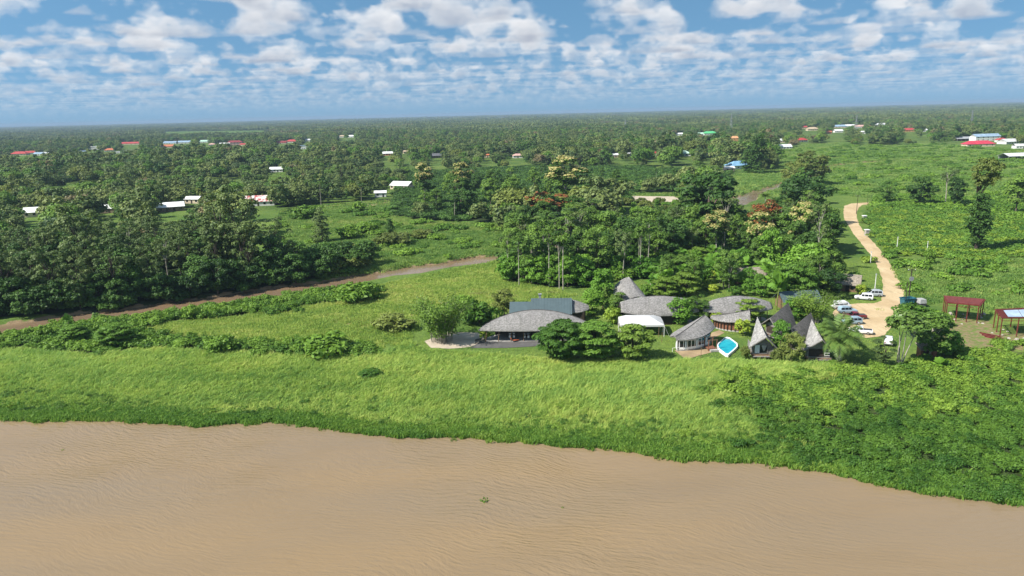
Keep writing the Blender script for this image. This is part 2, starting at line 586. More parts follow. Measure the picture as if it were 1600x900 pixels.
ROAD_L = [(1316, 338), (1317, 330), (1318, 322), (1326, 318), (1345, 317), (1362, 316.5)]
ROAD_PX = [(1362, 319), (1348, 320), (1342, 324), (1338, 332), (1339, 342), (1343, 352), (1352, 366), (1366, 380), (1378, 394), (1388, 408), (1397, 424), (1406, 440), (1413, 452), (1413, 466), (1408, 480),
           (1404, 498), (1392, 512), (1380, 526), (1352, 528), (1330, 520), (1316, 505), (1300, 490), (1310, 478), (1340, 474), (1366, 474), (1377, 470), (1379, 458), (1380, 444), (1376, 428), (1369, 412), (1360, 398),
           (1347, 382), (1334, 366), (1327, 354), (1319, 342), (1318, 330), (1319, 322), (1330, 318), (1345, 317), (1362, 316)]


# ------------------------------------------------------------------ ground sheet
def coords(lo, hi, step, far_lo, far_hi, grow=1.18):
    c = list(np.arange(lo, hi + step * 0.5, step))
    s, v = step, c[-1]
    while v < far_hi:
        s *= grow; v += s; c.append(v)
    s, v = step, c[0]
    pre = []
    while v > far_lo:
        s *= grow; v -= s; pre.append(v)
    return np.array(pre[::-1] + c)


def make_ground():
    xs = coords(-230, 300, 2.0, -13000, 13000)
    y1 = np.arange(62, 300, 2.0)
    y2 = coords(300, 640, 4.0, 299, 12500)
    ys = np.concatenate([[-300, -100, 0, 30, 50], y1, y2[y2 >= 300]])
    X, Y = np.meshgrid(xs, ys)
    Z = ground_h(X, Y)
    n, m = X.shape
    co = np.stack([X, Y, Z], -1).reshape(-1, 3)
    idx = np.arange(n * m).reshape(n, m)
    q = np.stack([idx[:-1, :-1], idx[:-1, 1:], idx[1:, 1:], idx[1:, :-1]], -1).reshape(-1, 4)
    me = bpy.data.meshes.new('ground')
    me.from_pydata(co.tolist(), [], q.tolist())
    px, py, dep = pj(co * np.array((1, 1, 0)))
    dirt = np.zeros(len(co)); wood = np.zeros(len(co)); dry = np.zeros(len(co))
    dirt[inany(px, py, [Z_FRAMES])] = 0.66
    dirt[inany(px, py, [Z_WEED_R])] = 0.3
    cd_ = creek_dist(co[:, 0], co[:, 1])
    dirt = np.maximum(dirt, (cd_ < CREEK_HW + 1.2) * 1.0)
    dirt = np.maximum(dirt, (co[:, 1] - shore_y(co[:, 0]) < 0.8) * 1.0)
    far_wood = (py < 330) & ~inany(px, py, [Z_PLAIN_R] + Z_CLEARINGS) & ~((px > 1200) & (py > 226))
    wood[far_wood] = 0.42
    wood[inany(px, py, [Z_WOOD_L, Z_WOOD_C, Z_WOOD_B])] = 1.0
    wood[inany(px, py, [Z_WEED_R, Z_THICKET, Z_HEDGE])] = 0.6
    dry[inany(px, py, [[(700, 452), (800, 445), (850, 455), (800, 470), (720, 470)], [(520, 500), (640, 480), (660, 510), (560, 520)]])] = 0.8
    dry[inany(px, py, [[(975, 318), (975, 304), (1070, 304), (1070, 316)]])] = 0.2
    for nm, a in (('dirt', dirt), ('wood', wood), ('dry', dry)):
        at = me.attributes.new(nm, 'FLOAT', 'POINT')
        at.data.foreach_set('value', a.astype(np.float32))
    m_, t, b = bsdf('ground')
    pos = t.new('ShaderNodeNewGeometry').outputs['Position']
    n1 = t.noise(pos, 0.035, 4.0, 0.6)
    n2 = t.noise(pos, 0.9, 4.0, 0.7)
    g = t.mix(t.ramp(n1, 0.35, 0.65), (0.080, 0.150, 0.028), (0.170, 0.235, 0.048))
    g = t.mix(t.ramp(n2, 0.3, 0.75, 0.0, 0.8), g, (0.062, 0.105, 0.024))

    def attr(nm):
        a = t.new('ShaderNodeAttribute'); a.attribute_name = nm
        return a.outputs['Fac']
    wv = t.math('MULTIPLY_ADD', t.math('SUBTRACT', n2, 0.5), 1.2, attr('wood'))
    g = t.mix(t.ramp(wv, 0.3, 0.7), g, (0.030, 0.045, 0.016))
    dv = t.math('MULTIPLY_ADD', t.math('SUBTRACT', n2, 0.5), 1.6, attr('dirt'))
    g = t.mix(t.ramp(dv, 0.45, 0.85), g, (0.25, 0.18, 0.105))
    yv = t.math('MULTIPLY_ADD', t.math('SUBTRACT', n2, 0.5), 1.2, attr('dry'))
    g = t.mix(t.ramp(yv, 0.4, 0.9), g, (0.24, 0.21, 0.085))
    t.put(b.inputs['Base Color'], g)
    b.inputs['Roughness'].default_value = 0.95
    b.inputs['Specular IOR Level'].default_value = 0.1
    bump(t, b, n2, 0.8, 0.5)
    me.materials.append(m_)
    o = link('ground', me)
    tag(o, 'flat green riverside land reaching to the horizon', 'ground', kind='structure')
    return o


make_ground()


# ------------------------------------------------------------------ river and creek
def water_mat(name, c, wscale, strength, rough):
    m, t, b = bsdf(name)
    pos = t.new('ShaderNodeNewGeometry').outputs['Position']
    x, y, z = t.sep(pos)
    warp = t.noise(pos, 0.03, 2.0)
    wx = t.math('MULTIPLY_ADD', warp, 18.0, x)
    wy = t.math('MULTIPLY_ADD', warp, 14.0, y)
    # wind ripples: crests a metre or so apart, drawn out across the wind and gathered in patches
    v1 = t.comb(t.math('MULTIPLY', t.math('MULTIPLY_ADD', wy, 0.35, wx), 0.30), t.math('MULTIPLY', t.math('MULTIPLY_ADD', wx, 0.30, wy), 1.0), 0.0)
    r1 = t.noise(v1, 1.0 * wscale, 3.0, 0.5, 0.5)
    v2 = t.comb(t.math('MULTIPLY', wx, 0.5), t.math('MULTIPLY', t.math('MULTIPLY_ADD', wx, 0.45, wy), 1.1), 4.0)
    r2 = t.noise(v2, 2.2 * wscale, 3.0, 0.6)
    wv = t.new('ShaderNodeTexWave', wave_type='BANDS', bands_direction='Y')
    t.put(wv.inputs['Vector'], t.comb(t.math('MULTIPLY', wx, 0.6), t.math('MULTIPLY_ADD', wx, 0.22, wy), 0.0))
    wv.inputs['Scale'].default_value = 0.20 * wscale
    wv.inputs['Distortion'].default_value = 9.0
    wv.inputs['Detail'].default_value = 2.0
    wv.inputs['Detail Scale'].default_value = 0.9
    patch = t.ramp(t.noise(pos, 0.020, 3.0), 0.36, 0.62, 0.30, 1.0)
    hgt = t.math('MULTIPLY', t.math('ADD', t.math('MULTIPLY_ADD', r2, 0.45, r1), t.math('MULTIPLY', wv.outputs['Fac'], 0.16)), patch)
    silt = t.noise(t.comb(t.math('MULTIPLY', x, 0.012), t.math('MULTIPLY', y, 0.05), 0.0), 1.0, 3.0)
    colr = t.mix(t.ramp(silt, 0.3, 0.7), (c[0] * 0.91, c[1] * 0.95, c[2] * 1.06), (c[0] * 1.05, c[1] * 1.03, c[2] * 1.0))
    sw_ = t.noise(t.comb(t.math('MULTIPLY', wx, 0.05), t.math('MULTIPLY', wy, 0.16), 2.0), 1.0, 4.0, 0.6)
    colr = t.mix(t.ramp(sw_, 0.45, 0.68, 0.0, 0.22), colr, (c[0] * 0.80, c[1] * 0.78, c[2] * 0.74))
    t.put(b.inputs['Base Color'], colr)
    b.inputs['Roughness'].default_value = rough
    b.inputs['IOR'].default_value = 1.33
    b.inputs['Specular IOR Level'].default_value = 0.5
    bump(t, b, hgt, 1.0, strength)
    return m


mw = water_mat('river_water', (0.240, 0.170, 0.093), 1.7, 0.17, 0.12)
mb = MB()
pts = [(x, float(shore_y(x)) + 7.0) for x in np.linspace(SHX[0] + 5, SHX[-1] - 5, 60)]
mb.add([(pts[0][0], -120, WATER_Z)] + [(a, b, WATER_Z) for a, b in pts] + [(pts[-1][0], -120, WATER_Z)], [tuple(range(len(pts) + 2))[::-1]])
tag(mb.build('river', mw), 'wide muddy brown river rippled by the wind', 'river', kind='structure')

mb = MB()
L, R = [], []
for i, p in enumerate(CREEK):
    a = CREEK[max(0, i - 1)]; b = CREEK[min(len(CREEK) - 1, i + 1)]
    d = (b - a) / np.linalg.norm(b - a)
    nrm = np.array((-d[1], d[0])) * (CREEK_HW + 3.0)
    L.append((p[0] + nrm[0], p[1] + nrm[1], WATER_Z)); R.append((p[0] - nrm[0], p[1] - nrm[1], WATER_Z))
n = len(L)
mb.add(L + R, [(n + i, n + i + 1, i + 1, i) for i in range(n - 1)])
tag(mb.build('creek', water_mat('creek_water', (0.205, 0.138, 0.080), 1.6, 0.10, 0.08)), 'narrow muddy creek winding between grass banks', 'creek', kind='structure')


# ------------------------------------------------------------------ sandy road with car park, terrace, bare sand
def px_outline(pxs, jitter=0.25, step=2.0, z=0.0):
    P = [gp(a, b) for a, b in pxs]
    out = []
    rng = random.Random(3)
    for i, p in enumerate(P):
        q = P[(i + 1) % len(P)]
        k = max(1, int((q - p).length / step))
        for j in range(k):
            r = p.lerp(q, j / k)
            out.append((r.x + rng.uniform(-jitter, jitter), r.y + rng.uniform(-jitter, jitter), z))
    return out


def sheet(name, pxs, z, mat, label, jitter=0.25, cat=None, kind='structure', step=2.0):
    pts = px_outline(pxs, jitter, step, z)
    from mathutils.geometry import tessellate_polygon
    tris = tessellate_polygon([[Vector(p) for p in pts]])
    me = bpy.data.meshes.new(name)
    me.from_pydata(pts, [], [tuple(t) for t in tris])
    me.validate()
    # all faces up
    import bmesh
    bm = bmesh.new(); bm.from_mesh(me)
    for f in bm.faces:
        if f.normal.z < 0:
            f.normal_flip()
    bm.to_mesh(me); bm.free()
    me.materials.append(mat)
    o = link(name, me)
    tag(o, label, cat or name.replace('_', ' '), kind=kind)
    return o


def sand_mat():
    m, t, b = bsdf('road_sand')
    pos = t.new('ShaderNodeNewGeometry').outputs['Position']
    n1 = t.noise(pos, 0.09, 4.0, 0.6)
    n2 = t.noise(pos, 1.3, 4.0, 0.7)
    c = t.mix(t.ramp(n1, 0.3, 0.7), (0.42, 0.305, 0.170), (0.55, 0.430, 0.265))
    c = t.mix(t.ramp(n2, 0.45, 0.8, 0, 0.5), c, (0.30, 0.220, 0.130))
    c = t.mix(t.ramp(t.noise(t.vmath('MULTIPLY', pos, (1.0, 0.12, 1.0)), 1.1, 3.0, 0.6), 0.52, 0.66, 0.0, 0.4), c, (0.27, 0.20, 0.12))
    t.put(b.inputs['Base Color'], c)
    b.inputs['Roughness'].default_value = 0.95
    b.inputs['Specular IOR Level'].default_value = 0.1
    bump(t, b, n2, 0.5, 0.15)
    return m


M['road'] = sand_mat()
sheet('road', ROAD_PX, 0.03, M['road'], 'tan sandy road curving down to the car park', 0.18, 'road')
sheet('sand_clearing', [(978, 306), (1055, 307), (1062, 312), (1050, 316), (985, 315)], 0.03, M['sand_pale'], 'pale bare sand clearing behind the tall wood', 0.8, 'clearing', step=6)
sheet('gravel_patch', [(570, 318), (615, 314), (618, 322), (572, 325)], 0.03, M['sand_tan'], 'bare brown earth patch by the dirt track', 0.8, 'clearing', step=6)
sheet('track', [(490, 323), (560, 317), (616, 311), (616, 313), (560, 319.5), (490, 325)], 0.05, M['sand_tan'], 'thin dirt track across the middle field', 0.2, 'track', step=6)
sheet('sand_patch', [(664, 533), (700, 519), (752, 520), (757, 531), (735, 542), (700, 545), (672, 544)], 0.035, M['sand_pale'], 'pale sand by the bamboo and terrace', 0.25, 'sand')
sheet('terrace', [(735, 544), (757, 530), (790, 526), (860, 526), (870, 534), (845, 541), (790, 544)], 0.06, M['asphalt'], 'dark grey paved terrace in front of the pavilion', 0.03, 'terrace')
sheet('paved_yard', [(1054, 548), (1072, 562), (1092, 556), (1118, 549), (1108, 541), (1116, 528), (1132, 520), (1124, 516), (1112, 520), (1100, 540)], 0.045, M['sand_tan'], 'tan paved yard between the cottage and the pool', 0.05, 'yard')

# ------------------------------------------------------------------ vegetation: prototypes
def quads(name, C, N, S, asp, mat, rng, T=None):
    """leaf-sized rhombs: centres C, normals N, half lengths S"""
    C = np.asarray(C, float); N = np.asarray(N, float)
    n = len(C)
    N = N / np.maximum(np.linalg.norm(N, axis=1, keepdims=True), 1e-6)
    R = rng.normal(size=(n, 3)) if T is None else np.asarray(T, float)
    A = R - (R * N).sum(1, keepdims=True) * N
    A /= np.maximum(np.linalg.norm(A, axis=1, keepdims=True), 1e-6)
    B = np.cross(N, A)
    S = np.broadcast_to(np.asarray(S, float).reshape(-1, 1), (n, 1))
    V = np.stack([C - A * S, C + B * S * asp, C + A * S, C - B * S * asp], 1).reshape(-1, 3)
    me = bpy.data.meshes.new(name)
    me.vertices.add(4 * n)
    me.vertices.foreach_set('co', V.astype(np.float32).ravel())
    me.loops.add(4 * n)
    me.loops.foreach_set('vertex_index', np.arange(4 * n, dtype=np.int32))
    me.polygons.add(n)
    me.polygons.foreach_set('loop_start', np.arange(0, 4 * n, 4, dtype=np.int32))
    me.materials.append(mat)
    me.update(calc_edges=True)
    return me


def clump_leaves(rng, cs, rs, per, leaf, squash=0.8, up=0.5, droop=0.0):
    C, N, S = [], [], []
    for c, r in zip(cs, rs):
        k = max(6, int(per * r * r))
        u = rng.normal(size=(k, 3)); u /= np.linalg.norm(u, axis=1, keepdims=True)
        u[:, 2] = np.where(u[:, 2] < -0.35, -u[:, 2] * 0.7, u[:, 2])
        rad = r * (0.62 + 0.45 * rng.random(k)) * (1 + 0.15 * np.sin(5 * u[:, 0] + 4 * u[:, 1]))
        P = u * rad[:, None]
        P[:, 2] *= squash
        P[:, 2] -= droop * rng.random(k) * r
        C.append(P + np.asarray(c))
        N.append(u + np.array((0, 0, up)) + rng.normal(size=(k, 3)) * 0.55)
        S.append(leaf * (0.65 + 0.7 * rng.random(k)))
    return np.concatenate(C), np.concatenate(N), np.concatenate(S)


def crown_clumps(rng, H, R, base, K, cr, shape='round'):
    """clump centres filling a crown envelope between base*H and H"""
    zc0, zc1 = base * H, H
    cs, rs = [], []
    tries = 0
    while len(cs) < K and tries < K * 60:
        tries += 1
        f = rng.random()
        if shape == 'round':
            w = math.sqrt(max(0.0, 1 - (2 * f - 1) ** 2)) * 0.95 + 0.12
        elif shape == 'cone':
            w = (1 - f) * 0.95 + 0.12
        elif shape == 'umbrella':
            f = 0.35 + 0.65 * f
            w = 1.0 - 0.55 * (f - 0.35)
        elif shape == 'vase':
            w = 0.35 + 0.75 * math.sin(min(1.0, f * 1.15) * PI * 0.62)
        else:
            w = 0.75 + 0.3 * math.sin(f * 9 + R)
        a = rng.random() * 2 * PI
        q = (0.55 + 0.45 * rng.random()) * w * R * 0.82
        r = cr * (0.7 + 0.6 * rng.random())
        p = np.array((math.cos(a) * q, math.sin(a) * q, zc0 + r * 0.5 + f * (zc1 - zc0 - r * 1.1)))
        if all(np.linalg.norm(p - c) > 0.62 * (r + s) * 0.8 for c, s in zip(cs, rs)) or tries > K * 30:
            cs.append(p); rs.append(r)
    return cs, rs


def limbs(rng, H, base, cs, rs, r0, lean=0.3, n_limb=9, multi=1):
    mb = MB()
    for j in range(multi):
        a0 = rng.random() * 6.28
        off = Vector((math.cos(a0), math.sin(a0), 0)) * (0.35 * (multi > 1))
        top = Vector((rng.normal() * lean, rng.normal() * lean, H * (base + (1 - base) * 0.62))) + off * 3.0
        pts = [off + Vector((0, 0, -0.25)), off * 1.4 + Vector((top.x * 0.25 + rng.normal() * 0.12, top.y * 0.25, top.z * 0.35)), off + Vector((top.x * 0.65, top.y * 0.65 + rng.normal() * 0.15, top.z * 0.7)), top]
        k = 1.0 if multi == 1 else 0.7
        mb.path(pts, [r0 * 1.25 * k, r0 * k, r0 * 0.72 * k, r0 * 0.35 * k], 7)
    order = rng.permutation(len(cs))[:n_limb]
    for i in order:
        c = Vector(cs[i])
        z = min(c.z * 0.72, H * base + (c.z - H * base) * 0.45)
        z = max(z, H * base * 0.75)
        f = z / max(0.1, top.z)
        s = Vector((top.x * f, top.y * f, z)) if multi == 1 else Vector((top.x * f, top.y * f, z))
        m = s.lerp(c, 0.5) + Vector((0, 0, 0.12 * (c - s).length))
        mb.path([s, m, c], [r0 * 0.42, r0 * 0.28, r0 * 0.1], 5)
    return mb


PROTO = {}


def proto(kind, seed, H, R, base, K, cr, per, leaf, mat, bark='bark', shape='round', squash=0.8, up=0.5, r0=0.22, droop=0.0, blossom=None, multi=1, n_limb=9, asp=0.6, lean=0.3):
    rng = np.random.default_rng(seed)
    cs, rs = crown_clumps(rng, H, R, base, K, cr, shape)
    C, N, S = clump_leaves(rng, cs, rs, per, leaf, squash, up, droop)
    d = {'H': H, 'R': R, 'parts': []}
    d['parts'].append(('trunk', limbs(rng, H, base, cs, rs, r0, lean, n_limb, multi).mesh('trunk', M[bark], True)))
    d['parts'].append(('crown', quads('crown', C, N, S, asp, M[mat], rng)))
    if blossom:
        zs = np.array([c[2] for c in cs])
        sel = [i for i in range(len(cs)) if cs[i][2] > np.quantile(zs, 0.12)]
        C2, N2, S2 = clump_leaves(rng, [cs[i] + np.array((0, 0, 0.22 * rs[i])) for i in sel], [rs[i] * 0.98 for i in sel], per * 0.75, leaf * 1.05, squash, 0.8)
        keep = (rng.random(len(C2)) < 0.8) & (N2[:, 2] > 0.05)
        d['parts'].append(('blossom', quads('blossom', C2[keep], N2[keep], S2[keep], asp, M[blossom], rng)))
    PROTO.setdefault(kind, []).append(d)


for s in range(5):
    proto('jungle', 10 + s, 16 + 1.5 * s, 4.6 + 0.3 * s, 0.14 + 0.06 * (s % 3), 25, 1.75, 66, 0.36, 'leaf_jungle', 'bark_pale' if s % 2 else 'bark', r0=0.24)
for s in range(4):
    proto('broad', 30 + s, 13 + s, 5.6 + 0.4 * s, 0.16, 24, 1.9, 60, 0.38, 'leaf_dark', r0=0.3)
for s in range(4):
    proto('mangrove', 50 + s, 18 + 1.6 * s, 4.2 + 0.35 * s, 0.16, 32, 1.25, 74, 0.30, 'leaf_grey', 'bark_dark', shape='vase', r0=0.26, lean=0.9, n_limb=14)
for s in range(3):
    proto('bank', 60 + s, 8.5 + s, 4.2 + 0.3 * s, 0.02, 24, 1.45, 74, 0.32, 'leaf_dark', 'bark_dark', r0=0.16)
for s in range(2):
    proto('umbrella', 70 + s, 8.4, 6.4, 0.0, 74, 1.6, 95, 0.27, 'leaf_mid', 'bark_dark', shape='round', squash=0.32, up=1.4, r0=0.28, n_limb=16)
proto('umbrella_gold', 76, 7.4, 4.4, 0.0, 44, 1.35, 95, 0.26, 'leaf_bamboo', 'bark_dark', shape='round', squash=0.35, up=1.4, r0=0.22, n_limb=10)
for s in range(2):
    proto('olive', 80 + s, 11 + s, 5.5, 0.1, 26, 1.7, 62, 0.36, 'leaf_olive', r0=0.24)
for s in range(3):
    proto('garden', 85 + s, 7.5 + s, 3.1, 0.02, 24, 1.25, 85, 0.28, 'leaf_bright', r0=0.14)
for s in range(2):
    proto('yellow', 90 + s, 3.0, 1.7, 0.05, 12, 0.75, 130, 0.24, 'leaf_yellow', r0=0.07)
for s in range(2):
    proto('cream', 94 + s, 16 + s, 4.0, 0.40, 20, 1.35, 80, 0.32, 'leaf_jungle', 'bark_pale', r0=0.2, blossom='blossom_cream')
proto('rust', 97, 15, 4.4, 0.40, 18, 1.6, 75, 0.34, 'leaf_olive', r0=0.2, blossom='blossom_rust')
for s in range(2):
    proto('column', 100 + s, 17, 2.6, 0.0, 34, 1.25, 85, 0.30, 'leaf_dark', 'bark_dark', shape='col', r0=0.4, droop=0.9)
for s in range(3):
    proto('spare', 104 + s, 18 + s, 3.6, 0.52, 12, 1.05, 60, 0.30, 'leaf_grey', 'bark_pale', r0=0.17, n_limb=12, shape='vase', lean=0.8)
for s in range(3):
    proto('slender', 108 + s, 19 + s, 2.4, 0.70, 8, 1.1, 80, 0.30, 'leaf_jungle', 'bark_pale', r0=0.15, n_limb=6)
for s in range(3):
    proto('shrub', 112 + s, 2.6 + 0.3 * s, 2.3, 0.0, 13, 0.95, 105, 0.26, 'leaf_hedge', r0=0.06, n_limb=5)
for s in range(2):
    proto('shrub_olive', 116 + s, 3.6, 3.2, 0.0, 18, 1.1, 90, 0.28, 'leaf_olive', r0=0.08, n_limb=5)
proto('cecropia', 120, 11, 3.2, 0.55, 15, 1.05, 75, 0.36, 'leaf_palm', 'bark_pale', shape='umbrella', r0=0.13, multi=4, n_limb=10, lean=0.9)
proto('conical', 122, 11, 2.6, 0.02, 30, 0.95, 95, 0.24, 'leaf_grey', shape='cone', r0=0.18)
proto('vine_crown', 124, 34, 5.6, 0.70, 20, 1.8, 62, 0.38, 'leaf_olive', 'bark_dark', r0=0.5, lean=1.2)


def frond_set(rng, n, length, droop, leaf, lift, up0, fan=False):
    """arching palm fronds with leaflets"""
    C, N, S, T = [], [], [], []
    ribs = MB()
    for i in range(n):
        a = 2 * PI * i / n * 2.4 + rng.normal() * 0.2
        el = up0 + rng.random() * lift
        d = Vector((math.cos(a), math.sin(a), 0))
        L_ = length * (0.8 + 0.35 * rng.random())
        pts = []
        for k in range(9):
            f = k / 8
            r = L_ * f * math.cos(el) * (1 - 0.12 * f)
            z = L_ * (f * math.sin(el) - droop * f * f)
            pts.append(d * r + Vector((0, 0, z)))
        for k in range(8):
            ribs.tube(pts[k], pts[k + 1], 0.045 * (1 - k / 9), 0.045 * (1 - (k + 1) / 9), 4, cap=False)
        side = Vector((-d.y, d.x, 0))
        if fan:
            tip = pts[5]
            for k in range(15):
                b = (k / 14 - 0.5) * 3.4
                v = (d * math.cos(b) + side * math.sin(b) + Vector((0, 0, 0.25 - 0.35 * abs(b) / 1.7 - 0.1 * rng.random()))).normalized()
                C.append(tip + v * leaf); N.append((Vector((0, 0, 1)) + d * 0.3 + Vector(rng.normal(size=3)) * 0.15)); S.append(leaf); T.append(v)
            continue
        for k in range(3, 29):
            f = k / 28
            q = f * 8
            j = min(7, int(q))
            p = pts[j].lerp(pts[j + 1], q - j)
            tang = (pts[j + 1] - pts[j]).normalized()
            ll = leaf * math.sin(PI * min(0.97, 0.18 + f * 0.80)) * (0.9 + 0.2 * rng.random())
            for sg in (-1, 1):
                v = (side * sg + tang * 0.55 + Vector((0, 0, -0.55 + 0.3 * rng.random()))).normalized()
                nn = v.cross(tang) * sg * -1
                C.append(p + v * ll); N.append(nn); S.append(ll); T.append(v)
    return C, N, S, T, ribs


def palm(kind, seed, H, n, length, droop, leaf, r0, mat, fan=False, top=0.45, bark='bark_pale', asp=0.075, lift=1.0, up0=0.05, lean=0.5):
    rng = np.random.default_rng(seed)
    mb = MB()
    tx, ty = rng.normal() * lean, rng.normal() * lean
    pts = [Vector((tx * f * f, ty * f * f, H * f - 0.2 * (f == 0))) for f in np.linspace(0, 1, 7)]
    mb.path(pts, [r0 * (1.35 if i == 0 else 1 - 0.05 * i) for i in range(7)], 8)
    C, N, S, T, ribs = frond_set(rng, n, length, droop, leaf, lift, up0, fan)
    off = np.array(pts[-1])
    d = {'H': H + length * top, 'R': length, 'parts': [('trunk', mb.mesh('trunk', M[bark], True))]}
    rb = ribs.mesh('frond_ribs', M[mat])
    rb.transform(Matrix.Translation(pts[-1]))
    fr = quads('fronds', np.array([tuple(c) for c in C]) + off, np.array([tuple(c) for c in N]), S, asp if not fan else 0.14, M[mat], rng, np.array([tuple(c) for c in T]))
    d['parts'].append(('crown', fr))
    d['parts'].append(('frond_ribs', rb))
    PROTO.setdefault(kind, []).append(d)


palm('coconut', 201, 4.6, 34, 6.6, 0.55, 0.85, 0.26, 'leaf_palm', lift=1.35, up0=0.0, asp=0.12, lean=0.2, top=0.62)
for s in range(2):
    palm('palm', 205 + s, 12.5 + 2 * s, 18, 3.6, 0.42, 0.45, 0.15, 'leaf_palm', lift=1.1, asp=0.13)
for s in range(2):
    palm('fan_palm', 208 + s, 14 + 2.5 * s, 16, 2.2, 0.25, 0.85, 0.17, 'leaf_palm', fan=True, lift=1.3, up0=-0.1)
for s in range(2):
    palm('garden_palm', 212 + s, 2.2 + s, 16, 3.0, 0.40, 0.5, 0.14, 'leaf_bright', lift=1.2, up0=0.1, asp=0.14)
palm('banana', 216, 1.6, 11, 2.6, 0.34, 0.5, 0.13, 'leaf_bright', lift=1.1, up0=0.35, asp=0.42, bark='leaf_olive')


def bamboo():
    rng = np.random.default_rng(300)
    mb = MB(); C, N, S = [], [], []
    for i in range(58):
        a = rng.random() * 6.28; r = 2.3 * math.sqrt(rng.random())
        b = Vector((math.cos(a) * r, math.sin(a) * r, -0.1))
        L_ = 9.5 + 4.5 * rng.random()
        out = 1.2 + 3.4 * rng.random() + r * 0.4
        o = Vector((math.cos(a + rng.normal() * 0.4), math.sin(a + rng.normal() * 0.4), 0))
        pts = []
        for f in np.linspace(0, 1, 7):
            pts.append(b + o * out * f ** 2 + Vector((0, 0, L_ * (f - 0.18 * f ** 3))))
        mb.path(pts, [0.055, 0.05, 0.045, 0.04, 0.03, 0.02, 0.008], 4)
        for k in range(120):
            f = 0.16 + 0.84 * rng.random() ** 0.8
            q = f * 6; j = min(5, int(q))
            p = pts[j].lerp(pts[j + 1], q - j)
            C.append(np.array(p) + rng.normal(size=3) * (0.62, 0.62, 0.4)); N.append(np.array((o.x * 0.5, o.y * 0.5, 0.8)) + rng.normal(size=3) * 0.6); S.append(0.22 + 0.16 * rng.random())
    PROTO['bamboo'] = [{'H': 13, 'R': 5, 'parts': [('culms', mb.mesh('culms', M['bark_pale'], True)), ('foliage', quads('foliage', C, N, np.array(S), 0.42, M['leaf_bamboo'], rng))]}]


bamboo()

COUNT = {}


def plant(kind, x, y, H=None, label='', cat='tree', group=None, name=None, rz=None, wide=1.0, var=None, z=None):
    """one tree or plant: an Empty at its foot with trunk and crown below it"""
    i = COUNT[kind] = COUNT.get(kind, -1) + 1
    ps = PROTO[kind]
    d = ps[(i if var is None else var) % len(ps)]
    s = (H / d['H']) if H else 1.0
    zz = float(ground_h(x, y)) if z is None else z
    o = empty(name or kind, (x, y, zz), random.uniform(0, 6.28) if rz is None else rz, (s * wide, s * wide, s))
    for nm, me in d['parts']:
        link(nm, me, o)
    tag(o, label, cat, group)
    return o


def plant_px(kind, px, py, pytop=None, wpx=None, H=None, **kw):
    p = gp(px, py)
    if pytop is not None:
        H = top_height(p, pytop)
    d = PROTO[kind][0]
    wide = 1.0
    if wpx and H:
        wide = (wpx / ppm(p) / 2) / (d['R'] * H / d['H'])
    return plant(kind, p.x, p.y, H, wide=wide, **kw)


def poisson(polys, dmin, n_max, seed, ex=(), keep=None):
    """points on the ground inside outlines, no two closer than dmin"""
    rng = np.random.default_rng(seed)
    lo = np.array((1e9, 1e9)); hi = -lo
    for q in polys:
        for a, b in q:
            p = gp(a, b)
            lo = np.minimum(lo, (p.x, p.y)); hi = np.maximum(hi, (p.x, p.y))
    out = []
    grid = {}
    area = (hi - lo).prod()
    P = lo + rng.random((int(min(400000, 6 * area / dmin ** 2) + 100), 2)) * (hi - lo)
    px, py, _ = pj(np.c_[P, np.zeros(len(P))])
    ok = inany(px, py, polys)
    if ex:
        ok &= ~inany(px, py, list(ex))
    ok &= (creek_dist(P[:, 0], P[:, 1]) > CREEK_HW + 0.8) & (P[:, 1] - shore_y(P[:, 0]) > 0.5)
    if keep is not None:
        ok &= keep(P[:, 0], P[:, 1], px, py)
    for p in P[ok]:
        c = (int(p[0] // dmin), int(p[1] // dmin))
        bad = False
        for i in (-1, 0, 1):
            for j in (-1, 0, 1):
                for q in grid.get((c[0] + i, c[1] + j), ()):
                    if (p[0] - q[0]) ** 2 + (p[1] - q[1]) ** 2 < dmin * dmin:
                        bad = True
        if not bad:
            grid.setdefault(c, []).append(p)
            out.append(p)
            if len(out) >= n_max:
                break
    return np.array(out).reshape(-1, 2)


def joined_proto(d, name):
    """trunk and crown as one mesh, for masses of plants nobody could count"""
    import bmesh
    bm = bmesh.new()
    mats = []
    for nm, me in d['parts']:
        k = len(bm.faces)
        bm.from_mesh(me)
        bm.faces.ensure_lookup_table()
        mi = len(mats); mats.append(me.materials[0])
        for f in bm.faces[k:]:
            f.material_index = mi
    me = bpy.data.meshes.new(name)
    bm.to_mesh(me); bm.free()
    for m in mats:
        me.materials.append(m)
    return me


